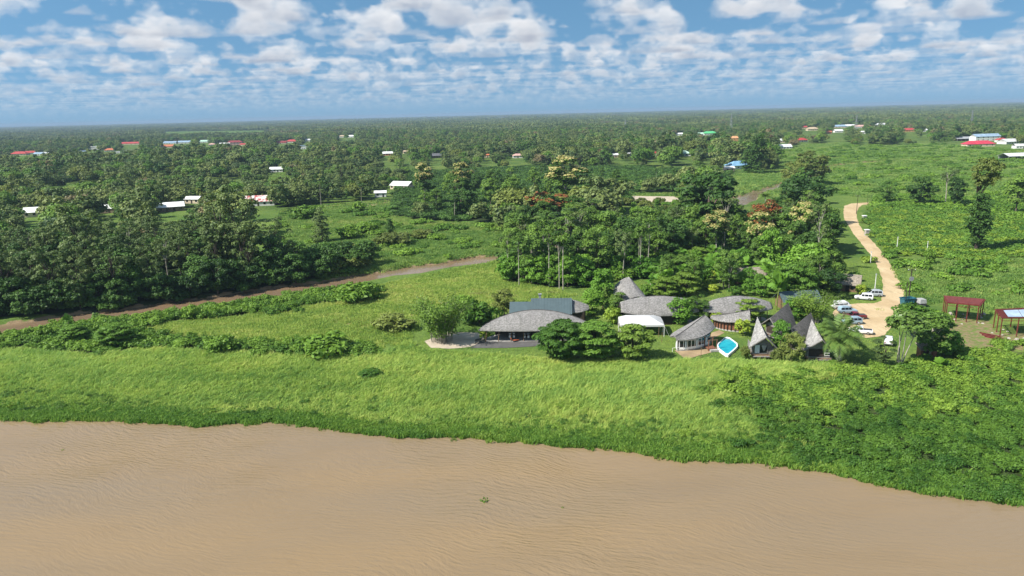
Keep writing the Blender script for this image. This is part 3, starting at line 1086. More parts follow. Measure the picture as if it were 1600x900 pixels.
def scatter(name, P, meshes, label, cat, rng, s0, s1, z=None, tilt=0.0, idx=None, rot=None, scl=None, kind='stuff', stretch=None):
    """a mass of like plants: copies of the meshes set on the points P"""
    n = len(P)
    me = bpy.data.meshes.new(name)
    zz = ground_h(P[:, 0], P[:, 1]) if z is None else np.full(n, z)
    me.vertices.add(n)
    me.vertices.foreach_set('co', np.c_[P, zz].astype(np.float32).ravel())
    rot = np.c_[rng.normal(size=n) * tilt, rng.normal(size=n) * tilt, rng.random(n) * 6.283] if rot is None else rot
    at = me.attributes.new('rot', 'FLOAT_VECTOR', 'POINT'); at.data.foreach_set('vector', rot.astype(np.float32).ravel())
    scl = (s0 + (s1 - s0) * rng.random(n)) if scl is None else scl
    sv = np.c_[scl, scl, scl * (1.0 if stretch is None else stretch)]
    at = me.attributes.new('scl', 'FLOAT_VECTOR', 'POINT'); at.data.foreach_set('vector', sv.astype(np.float32).ravel())
    idx = rng.integers(0, len(meshes), n) if idx is None else idx
    at = me.attributes.new('idx', 'INT', 'POINT'); at.data.foreach_set('value', idx.astype(np.int32))
    o = link(name, me)
    g = bpy.data.node_groups.new(name, 'GeometryNodeTree')
    g.interface.new_socket('Geometry', in_out='INPUT', socket_type='NodeSocketGeometry')
    g.interface.new_socket('Geometry', in_out='OUTPUT', socket_type='NodeSocketGeometry')
    ni = g.nodes.new('NodeGroupInput'); no = g.nodes.new('NodeGroupOutput')
    iop = g.nodes.new('GeometryNodeInstanceOnPoints')
    iop.inputs['Pick Instance'].default_value = True
    jn = g.nodes.new('GeometryNodeJoinGeometry')
    for m in meshes:
        po = bpy.data.objects.new(name + '_source', m)
        oi = g.nodes.new('GeometryNodeObjectInfo')
        oi.inputs['Object'].default_value = po
        oi.inputs['As Instance'].default_value = False
        gi = g.nodes.new('GeometryNodeGeometryToInstance')
        g.links.new(oi.outputs['Geometry'], gi.inputs[0])
        g.links.new(gi.outputs[0], jn.inputs[0])

    def na(nm, typ):
        a = g.nodes.new('GeometryNodeInputNamedAttribute')
        a.data_type = typ
        a.inputs[0].default_value = nm
        return next(s for s in a.outputs if s.enabled and s.name == 'Attribute')
    g.links.new(ni.outputs[0], iop.inputs['Points'])
    g.links.new(jn.outputs[0], iop.inputs['Instance'])
    g.links.new(na('idx', 'INT'), iop.inputs['Instance Index'])
    g.links.new(na('rot', 'FLOAT_VECTOR'), iop.inputs['Rotation'])
    g.links.new(na('scl', 'FLOAT_VECTOR'), iop.inputs['Scale'])
    g.links.new(iop.outputs[0], no.inputs[0])
    md = o.modifiers.new('plants', 'NODES')
    md.node_group = g
    tag(o, label, cat, kind=kind)
    return o

# ------------------------------------------------------------------ houses beyond the river land (data; built further down)
# x, y of the foot in the photograph, width there, roof, wall, form, storeys, turn, label
HOUSES = [
    (28, 243, 20, 'red', 'cream', 'hip', 1, 0.1, 'low house with long red roof, leftmost of the far village'),
    (46, 241, 13, 'red', 'white', 'gable', 1, 0.2, 'small red-roofed house next to the leftmost far house'),
    (59, 243, 12, 'blue_grey', 'white', 'gable', 1, -0.1, 'small blue-grey roofed house beside two red roofs on the far left'),
    (69, 242, 9, 'pale', 'grey', 'gable', 1, 0.3, 'tiny pale-roofed house at the end of the far left row'),
    (147, 234, 13, 'white', 'white', 'flat', 2, 0.1, 'white two-storey house standing alone among the far left trees'),
    (128, 240, 9, 'blue_grey', 'grey', 'gable', 1, 0.3, 'small slate-blue roofed hut below the white two-storey house'),
    (170, 237, 12, 'orange', 'white', 'hip', 1, 0.2, 'house with orange-red hipped roof right of the white two-storey house'),
    (188, 240, 15, 'pale', 'white', 'flat', 1, 0.0, 'pale flat-roofed house in front of a dark-roofed one'),
    (203, 239, 11, 'dark', 'grey', 'gable', 1, 0.1, 'dark-roofed house right of the pale flat-roofed one'),
    (205, 226, 27, 'red', 'cream', 'gable', 1, 0.02, 'long low building with faded red roof on the far left'),
    (260, 231, 16, 'orange', 'cream', 'gable', 1, 0.1, 'orange-roofed house in front of two long pale sheds'),
    (265, 225, 17, 'blue_grey', 'white', 'gable', 1, 0.0, 'long grey-blue shed, first of two in a line'),
    (290, 224, 22, 'blue_grey', 'white', 'gable', 1, 0.0, 'long grey-blue shed, second of two in a line'),
    (318, 223, 13, 'mint', 'white', 'gable', 1, 0.1, 'shed with pale mint roof at the end of the long sheds'),
    (331, 228, 9, 'pink', 'white', 'hip', 1, 0.2, 'small pink-roofed house left of the big dark red roof'),
    (349, 228, 13, 'white', 'white', 'gable', 1, 0.3, 'white-roofed house joined to the big dark red roof'),
    (366, 227, 19, 'darkred', 'pinkwall', 'hip', 2, 0.2, 'large two-storey house with dark red hipped roof, far left centre'),
    (380, 228, 9, 'red', 'cream', 'gable', 1, -0.2, 'small red roof touching the large dark red hipped roof'),
    (438, 225, 15, 'darkred', 'cream', 'gable', 1, 0.1, 'dark red roofed house hidden behind a cream flowering tree'),
    (455, 223, 14, 'red', 'white', 'hip', 1, 0.0, 'house with bright red hipped roof right of the flowering tree'),
    (475, 233, 13, 'blue_grey', 'white', 'flat', 2, 0.1, 'pale two-storey house below the bright red hipped roof'),
    (480, 221, 10, 'pale', 'white', 'gable', 1, 0.1, 'small pale roof right of the bright red hipped roof'),
    (534, 215, 9, 'tan', 'white', 'gable', 1, 0.0, 'tiny tan roof far off above the dark trees'),
    (549, 215, 10, 'white', 'white', 'gable', 1, 0.0, 'tiny white roof far off beside a tan one'),
    (606, 243, 14, 'white', 'redwall', 'gable', 1, 0.1, 'white-roofed house with reddish wall amid the mid forest'),
    (635, 240, 9, 'tan', 'cream', 'gable', 1, 0.3, 'tan roof right of the white-roofed reddish house'),
    (681, 247, 17, 'dark', 'wood', 'gable', 1, 0.35, 'grey-roofed wooden house in the forest left of centre'),
    (760, 246, 7, 'orange', 'cream', 'gable', 1, 0.0, 'tiny orange-brown roof peeping out of the central forest'),
    (809, 247, 13, 'pink', 'white', 'hip', 1, 0.1, 'pale pink roof peeping out of the central forest'),
    (431, 269, 17, 'white', 'white', 'gable', 1, 0.1, 'white-roofed house at the head of a narrow green field'),
    (628, 296, 26, 'white', 'cream', 'gable', 1, -0.5, 'large house with steep white gable roof at the forest edge'),
    (594, 308, 15, 'white', 'white', 'gable', 1, 0.1, 'small white shed by the dirt track'),
    (402, 322, 42, 'rust', 'white', 'gable', 1, 0.12, 'long barn with rusty red and white patched roof'),
    (262, 331, 30, 'white', 'wood', 'gable', 1, 0.45, 'narrow white shed roof seen slantwise above the creek wood'),
    (171, 333, 27, 'white', 'wood', 'gable', 1, 0.02, 'white gable roof among the trees, between two slanting sheds'),
    (301, 318, 20, 'white', 'cream', 'gable', 1, -0.2, 'white roof half hidden by trees left of the patched barn'),
    (56, 339, 34, 'white', 'cream', 'gable', 1, 0.3, 'long white shed roof at the left end of the creek wood'),
    (962, 246, 12, 'white', 'pinkwall', 'gable', 1, 0.1, 'white roof with pinkish wall behind the tall forest, right of centre'),
    (985, 244, 9, 'pale', 'white', 'gable', 1, 0.2, 'tiny pale roof next to the white and pink house'),
    (1021, 243, 11, 'red', 'white', 'gable', 1, 0.1, 'small red and white house among mid-distance trees'),
    (1068, 244, 19, 'mint', 'white', 'hip', 1, 0.0, 'house with light green hipped roof amid the trees'),
    (1107, 242, 8, 'white', 'white', 'gable', 2, 0.1, 'small bright white house right of the light green hipped roof'),
    (1062, 212, 9, 'white', 'white', 'gable', 1, 0.0, 'tiny white house left of the vivid green roof'),
    (1093, 212, 11, 'mint', 'white', 'gable', 1, 0.0, 'pale green roof touching the vivid green roof'),
    (1110, 211, 18, 'green', 'white', 'hip', 1, 0.1, 'house with vivid green hipped roof'),
    (1144, 222, 16, 'orange_pale', 'orangewall', 'gable', 2, 0.05, 'tall orange two-storey house'),
    (1158, 226, 12, 'white', 'cream', 'flat', 1, 0.0, 'cream house at the foot of the tall orange one'),
    (1178, 213, 8, 'white', 'white', 'gable', 1, 0.0, 'tiny white roof beyond the tall orange house'),
    (1157, 264, 30, 'blue', 'white', 'hip', 1, 0.3, 'house with blue hipped roof by the creek'),
    (1140, 268, 13, 'white', 'pinkwall', 'gable', 1, 0.1, 'small white shed beside the blue hipped roof'),
    (1217, 223, 16, 'white', 'cream', 'gable', 1, 0.0, 'long pale roof at the near edge of the plain, behind another'),
    (1226, 233, 20, 'pale', 'white', 'gable', 1, 0.05, 'white-walled long house on the grass plain'),
    (1253, 222, 15, 'red', 'white', 'hip', 1, 0.2, 'low red hipped roof on the grass plain'),
    (1256, 201, 10, 'red', 'cream', 'gable', 1, 0.0, 'red roof left of a tan roof on the far right'),
    (1271, 204, 15, 'tan', 'cream', 'hip', 1, 0.0, 'tan hipped roof on the far right'),
    (1295, 209, 8, 'orange', 'redwall', 'gable', 1, 0.0, 'small orange-walled house below the blue hipped roof on the right'),
    (1312, 200, 21, 'blue_grey', 'cream', 'hip', 1, 0.0, 'large slate-blue hipped roof on the far right'),
    (1311, 207, 11, 'white', 'white', 'gable', 1, 0.0, 'small white roof under the large slate-blue hipped roof'),
    (1329, 199, 12, 'white', 'white', 'gable', 1, 0.0, 'white roof right of the large slate-blue hipped roof'),
    (1344, 200, 13, 'pink', 'white', 'gable', 1, 0.0, 'pinkish white roof second right of the slate-blue hipped roof'),
    (1374, 197, 20, 'pale', 'grey', 'gable', 1, 0.1, 'big pale warehouse gable on the far right'),
    (1349, 209, 7, 'white', 'white', 'gable', 1, 0.0, 'tiny white hut in front of the far right village'),
    (1421, 206, 20, 'red', 'orangewall', 'gable', 1, 0.1, 'orange house with faded red roof beyond the plain'),
    (1444, 206, 9, 'white', 'white', 'gable', 1, 0.0, 'tiny white roof right of the orange house'),
    (1512, 220, 32, 'grey', 'wood', 'shed', 1, 0.1, 'long grey open shed left of the big blue roof'),
    (1543, 220, 36, 'blue_grey', 'white', 'gable', 2, 0.1, 'big house with wide pale blue roof at the right edge of the plain'),
    (1533, 229, 38, 'crimson', 'cream', 'hip', 1, 0.0, 'house with broad crimson hipped roof'),
    (1567, 222, 13, 'red', 'white', 'hip', 1, 0.0, 'small red roof between the blue and the white roofs on the right'),
    (1580, 225, 22, 'pale', 'white', 'gable', 1, 0.3, 'white ridged roof right of the crimson roof'),
    (1597, 232, 16, 'white', 'white', 'gable', 1, 0.0, 'white house cut by the right edge of the photo, behind the long shed'),
    (1592, 249, 34, 'pale', 'grey', 'shed', 1, 0.15, 'long white-roofed open shed at the right edge of the plain'),
    (778, 186, 10, 'white', 'white', 'flat', 2, 0.0, 'far white building on the horizon, first of two'),
    (791, 186, 8, 'white', 'white', 'flat', 2, 0.0, 'far white building on the horizon, second of two'),
]
TH = 17.0


def clear_of_houses(x, y, px, py):
    """trees keep off the houses and off the yards that the camera looks across"""
    dep = pj(np.c_[x, y, np.zeros(len(x))])[2]
    ok = np.ones(len(x), bool)
    for h in HOUSES:
        hp = TH * FPX / dep * 0.95
        if h[1] < 200:
            hp = hp * 0.5
        ok &= ~((np.abs(px - h[0]) < h[2] * 0.52 + 3.2 * FPX / dep) & (py > h[1] - 2.5) & (py < h[1] + hp))
    return ok


# ------------------------------------------------------------------ woods: single trees
rg = np.random.default_rng(11)


ORD = ['first', 'second', 'third', 'fourth', 'fifth', 'sixth', 'seventh', 'eighth', 'ninth', 'tenth', 'eleventh', 'twelfth', 'thirteenth', 'fourteenth', 'fifteenth'] + ['%dth' % i for i in range(16, 40)]
LANDMARK_L = [(90, 'left end of the creek wood'), (200, 'creek wood below the white gable'), (320, 'creek wood below the slanting sheds'), (2000, 'right end of the creek wood')]
LANDMARK_C = [(880, 'left part of the tall wood'), (1010, 'tall wood above the pointed roof'), (1120, 'tall wood behind the low hall'), (1220, 'tall wood below the rust crown'), (2000, 'tall wood beside the road')]
LANDMARK_B = [(720, 'left end of the forest block'), (860, 'forest block left of the cream tree'), (980, 'forest block right of the cream tree'), (2000, 'forest beyond the sand clearing')]


SKY_C = [(700, 330), (790, 330), (860, 306), (900, 300), (950, 318), (975, 324), (1050, 322), (1062, 285), (1130, 275), (1146, 305), (1152, 328), (1200, 328), (1215, 302), (1260, 285), (1290, 318), (1310, 350), (1340, 380)]
SKY_L = [(-300, 325), (20, 346), (78, 344), (95, 322), (120, 308), (146, 318), (154, 338), (190, 338), (204, 308), (238, 314), (246, 336), (282, 336), (290, 324), (314, 322), (326, 292), (352, 288), (374, 300), (384, 326), (432, 330), (450, 345), (600, 380)]
SKY_B = [(600, 292), (640, 270), (700, 262), (800, 258), (900, 256), (980, 262), (990, 268), (1140, 250)]


def wood(polys, dmin, nmax, seed, mix, marks, rows=3, ex=(), hs=(0.8, 1.2), keep=None, sky=None):
    """a stand of single trees; each is told apart by kind, row, landmark and its place from the left"""
    P = poisson(polys, dmin, nmax, seed, ex, keep)
    ws = np.array([m[1] for m in mix], float); ws /= ws.sum()
    px, py, _ = pj(np.c_[P, np.zeros(len(P))])
    sets = {}
    for i, p in enumerate(P):
        k = rg.choice(len(mix), p=ws)
        z = next(w for lim, w in marks if px[i] < lim)
        near = [py[j] for j in range(len(P)) if abs(px[j] - px[i]) < 60]
        f = sum(v > py[i] for v in near) / len(near)
        r = ['front row', 'middle row', 'back row'][min(2, int(f * 3))] if rows == 3 else 'single row'
        sets.setdefault((k, z, r), []).append((px[i], i))
    for (k, z, r), lst in sets.items():
        kind, _, what, nm, grp = mix[k]
        d = PROTO[kind][0]
        for n_, (_, i) in enumerate(sorted(lst)):
            where = (r + ', ' if rows == 3 else '') + z
            lab = ('%s from left of %ss, %s' % (ORD[n_], what, where)) if len(lst) > 1 else ('only %s, %s' % (what, where))
            hh = d['H'] * rg.uniform(*hs)
            if sky:
                hh = max(4.0, min(hh, top_height((P[i][0], P[i][1]), float(np.interp(px[i], [q[0] for q in sky], [q[1] for q in sky])) + rg.uniform(-2, 14))))
            plant(kind, P[i][0], P[i][1], hh, lab, 'palm' if 'palm' in nm else 'shrub' if 'shrub' in nm else 'tree', grp, nm, wide=rg.uniform(0.9, 1.2))
    return P


# the creek wood: dense front row hanging over the far bank, taller trees behind
wood([Z_WOOD_L], 5.3, 150, 21, [
    ('mangrove', 5, 'grey-green feathery tree', 'creekside_tree', 'feathery trees of the creek wood'),
    ('broad', 3, 'dark round-crowned tree', 'creekside_tree', 'round dark trees of the creek wood'),
    ('spare', 1, 'thin pale-stemmed tree', 'creekside_tree', 'thin trees of the creek wood')], LANDMARK_L, hs=(0.76, 1.12), sky=SKY_L)
wood([[(-200, 520), (-40, 500), (40, 494), (130, 491), (260, 474), (380, 457), (470, 441), (540, 428), (585, 418), (580, 408), (500, 412), (440, 425), (300, 455), (100, 476), (-200, 495)]], 3.9, 80, 22, [
    ('bank', 1, 'low bushy tree', 'bank_tree', 'bushy trees along the far creek bank')], [(90, 'far creek bank at the left end'), (200, 'far creek bank above the small palm'), (320, 'far creek bank under the slanting sheds'), (450, 'far creek bank below the forked tree'), (2000, 'far creek bank at the bend')], 1, hs=(0.7, 1.25))
wood([[(440, 400), (560, 400), (590, 415), (560, 424), (470, 432)]], 5.0, 12, 23, [
    ('shrub_olive', 1, 'olive rounded shrub', 'creek_shrub', 'shrubs at the creek bend')], [(2000, 'in the clump at the creek bend')], 1, hs=(1.0, 1.6))
for px, py, top, lab in [(384, 442, 300, 'tall feathery tree with bare forked limbs, rightmost of the creek wood'), (352, 436, 292, 'tall feathery grey-green tree rising left of the forked one in the creek wood'),
                         (140, 448, 318, 'tallest feathery tree at the left of the creek wood, below the white gable roof')]:
    plant_px('mangrove', px, py, top, label=lab, name='creekside_tree')
plant_px('conical', 503, 378, 322, 34, label='lone grey-green cone-shaped tree in the middle field', name='conical_tree')
for px, py, top, w, lab in [(545, 372, 352, 40, 'dark shrub right of the lone cone-shaped tree'), (575, 364, 347, 44, 'large dark rounded shrub in the middle field'), (612, 382, 364, 60, 'wide olive shrub in the middle field'),
                            (480, 342, 320, 50, 'leafy bush at the near end of the dirt track'), (560, 330, 315, 22, 'small dark bush beside the dirt track'), (660, 372, 358, 40, 'olive shrub near the forest edge in the middle field')]:
    plant_px('shrub_olive' if 'olive' in lab else 'shrub', px, py, top, w, label=lab, name='field_shrub', cat='shrub')

# the tall wood behind the resort
wood([Z_WOOD_C], 5.6, 190, 31, [
    ('jungle', 10, 'leafy green tree', 'forest_tree', 'leafy trees of the tall wood'),
    ('broad', 3, 'dark broad-crowned tree', 'forest_tree', 'dark trees of the tall wood'),
    ('spare', 1.6, 'thin grey-leaved tree', 'pale_tree', 'thin grey trees of the tall wood'),
    ('slender', 1.0, 'slender pale-trunked tree', 'slender_tree', 'slender trees of the tall wood'),
    ('fan_palm', 1, 'star-leaved fan palm', 'fan_palm', 'fan palms of the tall wood'),
    ('palm', 1, 'feather palm', 'feather_palm', 'feather palms of the tall wood')], LANDMARK_C, hs=(0.62, 1.1), sky=SKY_C)
wood([[(792, 440), (850, 450), (905, 450), (960, 438), (1010, 436), (1010, 424), (960, 424), (900, 436), (850, 436), (792, 428)]], 3.0, 80, 33, [
    ('garden', 2, 'short bushy tree', 'understorey_tree', 'bushy trees at the foot of the tall wood'),
    ('shrub', 1, 'leafy shrub', 'understorey_shrub', 'shrubs at the foot of the tall wood')], [(850, 'wood foot at its left corner'), (900, 'wood foot by the trunk pair'), (960, 'wood foot left of the bare tree'), (2000, 'wood foot above the pointed roof')], 1, hs=(0.7, 1.3))
for i, (px, py, top) in enumerate([(794, 440, 370), (811, 446, 362), (874, 452, 358), (880, 452, 352), (858, 448, 350), (1000, 436, 338), (1012, 432, 340)]):
    plant_px('slender', px, py, top, label=['pale bare trunk at the left corner of the tall wood', 'second pale trunk from the left corner of the tall wood', 'left trunk of the close pale pair at the front of the tall wood', 'right trunk of the close pale pair at the front of the tall wood',
             'slim trunk just left of the close pale pair', 'tall pale trunk above the pointed grey roof', 'pale trunk right of the one above the pointed roof'][i], name='slender_tree')
plant_px('spare', 973, 438, 372, label='small bare whitish tree with forked limbs left of the pointed grey roof', name='bare_tree')

# the forest block behind it, left of the sand clearing
wood([Z_WOOD_B], 7.6, 120, 41, [
    ('jungle', 8, 'leafy green tree', 'forest_tree', 'leafy trees of the forest block'),
    ('broad', 5, 'dark broad-crowned tree', 'forest_tree', 'dark trees of the forest block'),
    ('palm', 2, 'feather palm', 'feather_palm', 'feather palms of the forest block'),
    ('slender', 1, 'slender pale-trunked tree', 'slender_tree', 'slender trees of the forest block')], LANDMARK_B, hs=(0.7, 1.1), keep=clear_of_houses, sky=SKY_B)

# low growth in front of the sand clearing
wood([[(960, 320), (1075, 320), (1075, 346), (960, 346)]], 7.0, 24, 43, [('shrub_olive', 1, 'olive rounded shrub', 'clearing_shrub', 'shrubs before the sand clearing'), ('garden', 1, 'low bright tree', 'clearing_tree', 'low trees before the sand clearing')],
     [(1015, 'left half below the sand clearing'), (2000, 'right half below the sand clearing')], 1, hs=(0.6, 0.9), sky=[(900, 321), (1100, 321)])

# trees that stand out
for kind, px, py, top, w, nm, lab in [
    ('cream', 884, 326, 244, 66, 'flowering_tree', 'large cream-blossomed tree in the forest block, tallest of the flowering ones'),
    ('cream', 664, 324, 255, 36, 'flowering_tree', 'cream-blossomed tree at the left end of the forest block'),
    ('cream', 722, 320, 254, 36, 'flowering_tree', 'cream-blossomed tree second from the left end of the forest block'),
    ('cream', 1119, 404, 328, 44, 'flowering_tree', 'cream-blossomed tree in the tall wood, left of the rust-red crown'),
    ('cream', 1184, 412, 332, 42, 'flowering_tree', 'cream-blossomed tree just below the rust-red crown'),
    ('cream', 1249, 398, 315, 38, 'flowering_tree', 'slim cream-blossomed tree right of the rust-red crown'),
    ('cream', 1232, 412, 360, 16, 'flowering_tree', 'small sprig of cream-blossomed tree right of the yellow-green one'),
    ('rust', 1191, 390, 313, 46, 'flowering_tree', 'tree with rust-red crown in the tall wood'),
    ('rust', 856, 352, 301, 70, 'brown_tree', 'reddish-brown leafed tree between forest block and tall wood'),
    ('broad', 1106, 372, 271, 104, 'forest_tree', 'big spreading dark tree right of the sand clearing'),
    ('olive', 1066, 356, 312, 40, 'forest_tree', 'olive tree at the left skirt of the big spreading tree'),
    ('broad', 1250, 352, 276, 90, 'forest_tree', 'big dark tree left of the road bend'),
    ('column', 1183, 271, 208, 26, 'vine_tree', 'tall vine-draped dark tree by the blue hipped roof'),
    ('column', 1170, 270, 232, 30, 'vine_tree', 'shorter vine-draped tree touching the tall one by the blue roof'),
    ('garden', 1200, 428, 357, 48, 'yellow_green_tree', 'bright yellow-green tree in front of the cream blossoms'),
    ('garden', 1255, 446, 378, 60, 'yellow_green_tree', 'bright green layered tree near the road side of the tall wood'),
    ('jungle', 1285, 440, 372, 46, 'forest_tree', 'leafy tree at the road edge behind the parked cars'),
    ('spare', 1276, 430, 318, 36, 'pale_tree', 'grey spiky bare-branched tree near the road'),
    ('olive', 1265, 289, 236, 64, 'bamboo_thicket', 'olive feathery thicket on the creek at the edge of the plain'),
    ('olive', 1240, 283, 246, 40, 'bamboo_thicket', 'smaller olive thicket touching the feathery one by the creek'),
    ('broad', 1385, 318, 281, 32, 'lone_tree', 'dark round tree, first right of the road bend'),
    ('broad', 1436, 322, 276, 42, 'lone_tree', 'dark tree, second right of the road bend'),
    ('spare', 1477, 322, 258, 30, 'lone_tree', 'thin-topped tree with a bare crown, third right of the road bend'),
    ('broad', 1490, 324, 276, 28, 'lone_tree', 'dark tree close right of the thin-topped one'),
    ('jungle', 1586, 336, 274, 46, 'lone_tree', 'tree with flat dark crown and pale stems at the right edge'),
    ('vine_crown', 1523, 394, 248, None, 'vine_tree', 'very tall tree with olive top standing above the bush field'),
    ('column', 1524, 395, 300, 34, 'vine_column', 'dark column of creepers around the very tall tree'),
    ('shrub', 1452, 413, 388, 22, 'leafy_bush', 'dark upright bush in the grass right of the road'),
    ('column', 610, 372, 340, 14, 'vine_post', 'small vine-clad stump in the middle field'),
    ('mangrove', 535, 300, 243, 18, 'bare_topped_tree', 'tall thin tree with pale top left of the white gable house'),
    ('mangrove', 905, 270, 232, 26, 'far_tree', 'thin tree rising behind the large cream-blossomed one'),
]:
    plant_px(kind, px, py, top, w, label=lab, name=nm, cat='tree')
for i, (px, py, top) in enumerate([(868, 386, 322), (905, 388, 318), (930, 378, 312), (842, 388, 328), (888, 400, 326)]):
    plant_px('fan_palm', px, py, top, label=['fan palm second from the left in the row of five', 'fan palm fourth from the left, with a tall bare stem', 'fan palm rightmost of the five, nearest the sand clearing', 'fan palm leftmost of the five in the tall wood', 'fan palm in the middle of the row of five'][i], name='fan_palm', cat='palm')
for i, (px, py, top) in enumerate([(486, 318, 280), (502, 322, 282), (565, 318, 285), (1193, 372, 300)]):
    plant_px('palm', px, py, top, label=['coconut palm left of a close pair behind the track', 'coconut palm right of a close pair behind the track', 'dark palm standing by the dirt track', 'dark palm between the creek and the rust-red crown'][i], name='feather_palm', cat='palm')

# resort gardens
plant_px('bamboo', 690, 533, 453, 74, label='feathery bamboo clump on the pale sand', name='bamboo_clump', cat='bamboo')
for kind, px, py, top, w, nm, lab, cat in [
    ('umbrella', 880, 560, 497, 84, 'spreading_tree', 'wide dark layered tree in front of the pavilion', 'tree'),
    ('umbrella', 930, 560, 499, 78, 'spreading_tree', 'dark layered tree in front of the white tent', 'tree'),
    ('umbrella_gold', 990, 561, 504, 64, 'spreading_tree', 'golden-green layered tree right of the dark ones, by the lawn', 'tree'),
    ('olive', 788, 494, 452, 46, 'garden_tree', 'brownish green round tree behind the pavilion roof', 'tree'),
    ('shrub', 748, 505, 472, 54, 'garden_shrub', 'light green shrub between bamboo and pavilion', 'shrub'),
    ('shrub', 728, 488, 462, 40, 'garden_shrub', 'round green shrub behind the bamboo', 'shrub'),
    ('garden', 942, 482, 419, 46, 'garden_tree', 'bright green many-tiered tree left of the pointed grey roof', 'tree'),
    ('garden', 925, 492, 452, 46, 'garden_tree', 'dark green tree beside the small shingled wing', 'tree'),
    ('jungle', 966, 492, 456, 34, 'garden_tree', 'dark leafy tree left of the oval shingled roof', 'tree'),
    ('yellow', 957, 505, 480, 26, 'garden_shrub', 'yellow-leaved shrub left of the white tent', 'shrub'),
    ('garden', 1062, 506, 464, 36, 'garden_tree', 'leafy tree before the oval roof, left of its darker twin', 'tree'),
    ('jungle', 1090, 502, 460, 40, 'garden_tree', 'dark leafy tree between the two oval roofs', 'tree'),
    ('umbrella_gold', 1165, 500, 464, 56, 'garden_tree', 'flat-topped bright tree over the second oval roof', 'tree'),
    ('umbrella', 1240, 470, 405, 70, 'garden_tree', 'tall flat-crowned tree over the garden, above the dark hut roofs', 'tree'),
    ('bamboo', 1272, 502, 452, 58, 'feathery_tree', 'olive feathery shrubby tree beside the parked cars', 'tree'),
    ('garden', 1240, 500, 466, 40, 'garden_tree', 'bright leafy tree behind the dark hut roofs', 'tree'),
    ('yellow', 1160, 524, 498, 24, 'garden_shrub', 'yellow-green shrub by the small pointed cottage', 'shrub'),
    ('yellow', 1120, 508, 488, 20, 'garden_shrub', 'small yellow shrub behind the pool cottage', 'shrub'),
    ('garden', 1218, 548, 500, 36, 'garden_tree', 'yellow-green tree between the two pale-fronted huts', 'tree'),
    ('olive', 1236, 568, 520, 40, 'garden_shrub', 'olive shrubby tree beside the right-hand pale-fronted hut', 'shrub'),
    ('shrub_olive', 1215, 566, 544, 22, 'garden_shrub', 'low grey-green shrub at the left hut\'s right foot', 'shrub'),
    ('shrub_olive', 1164, 560, 541, 16, 'garden_shrub', 'small wispy shrub between pool and left hut', 'shrub'),
    ('yellow', 1272, 520, 505, 16, 'garden_shrub', 'small yellow bush behind the right-hand hut', 'shrub'),
    ('coconut', 1312, 563, 486, None, 'coconut_palm', 'bushy coconut palm right of the huts', 'palm'),
    ('garden_palm', 1044, 460, 420, 46, 'garden_palm', 'feathery garden palm behind the oval roof', 'palm'),
    ('garden_palm', 1085, 456, 424, 50, 'garden_palm', 'wide garden palm left of the second oval roof', 'palm'),
    ('garden_palm', 1018, 462, 432, 36, 'garden_palm', 'garden palm just right of the pointed grey roof', 'palm'),
    ('garden_palm', 1130, 452, 424, 44, 'garden_palm', 'garden palm behind the second oval roof', 'palm'),
    ('banana', 1213, 484, 430, 46, 'traveller_palm', 'tall fan-leaved palm with pale stem behind the huts', 'palm'),
    ('jungle', 1060, 436, 400, 46, 'garden_tree', 'green tree in the back garden left of the tan roof', 'tree'),
    ('broad', 1296, 466, 420, 48, 'garden_tree', 'dark round tree beside the white parked cars', 'tree'),
    ('shrub', 1335, 440, 424, 26, 'garden_shrub', 'light green bush on the roadside lawn', 'shrub'),
    ('yellow', 1345, 462, 444, 16, 'garden_shrub', 'yellow-orange shrub beside the white parked cars', 'shrub'),
    ('yellow', 757, 532, 511, 16, 'potted_bush', 'small yellow-green bush at the pavilion corner', 'shrub'),
    ('cecropia', 1404, 572, 486, 58, 'white_stemmed_tree', 'tree with four white stems at the edge of the bushes', 'tree'),
    ('jungle', 1452, 562, 488, 64, 'shade_tree', 'leafy shade tree over the small red shed', 'tree'),
    ('garden', 1475, 555, 512, 44, 'shade_tree', 'lower leafy tree right of the shade tree', 'tree'),
    ('mangrove', 1378, 574, 528, 36, 'scrubby_tree', 'short scrubby tree left of the white stems', 'tree'),
    ('banana', 1478, 580, 562, 34, 'banana_plant', 'broad-leaved banana plant among the bushes below the red shed', 'plant'),
    ('shrub', 1430, 492, 476, 50, 'roadside_shrub', 'dark shrub below the blue rubbish container', 'shrub'),
    ('shrub', 1470, 508, 488, 36, 'roadside_shrub', 'leafy shrub left of the red steel frame', 'shrub'),
    ('umbrella', 118, 536, 505, 44, 'thicket_tree', 'flat dark tree sticking up in the left riverside thicket', 'tree'),
    ('umbrella', 182, 540, 503, 56, 'thicket_tree', 'wide flat dark tree in the left riverside thicket', 'tree'),
    ('garden_palm', 108, 520, 491, 22, 'small_palm', 'small palm standing out against the creek', 'palm'),
    ('shrub', 72, 530, 508, 34, 'thicket_shrub', 'dark round bush left of the small palm', 'shrub'),
    ('shrub', 510, 552, 522, 80, 'thicket_shrub', 'large dark leafy bush in front of the near field', 'shrub'),
    ('shrub', 345, 552, 526, 50, 'thicket_shrub', 'leafy bush in the middle of the left thicket', 'shrub'),
    ('shrub', 300, 498, 476, 36, 'thicket_shrub', 'round bush at the creek edge of the near field', 'shrub'),
    ('shrub', 560, 470, 442, 60, 'thicket_shrub', 'dark bush at the right end of the creek hedge', 'shrub'),
    ('shrub_olive', 615, 514, 492, 66, 'field_shrub', 'mound of tall grass-like shrub in the near field', 'shrub'),
    ('shrub', 580, 588, 577, 40, 'meadow_shrub', 'lone dark leafy bush in the riverside meadow', 'shrub'),
]:
    plant_px(kind, px, py, top, w, label=lab, name=nm, cat=cat)
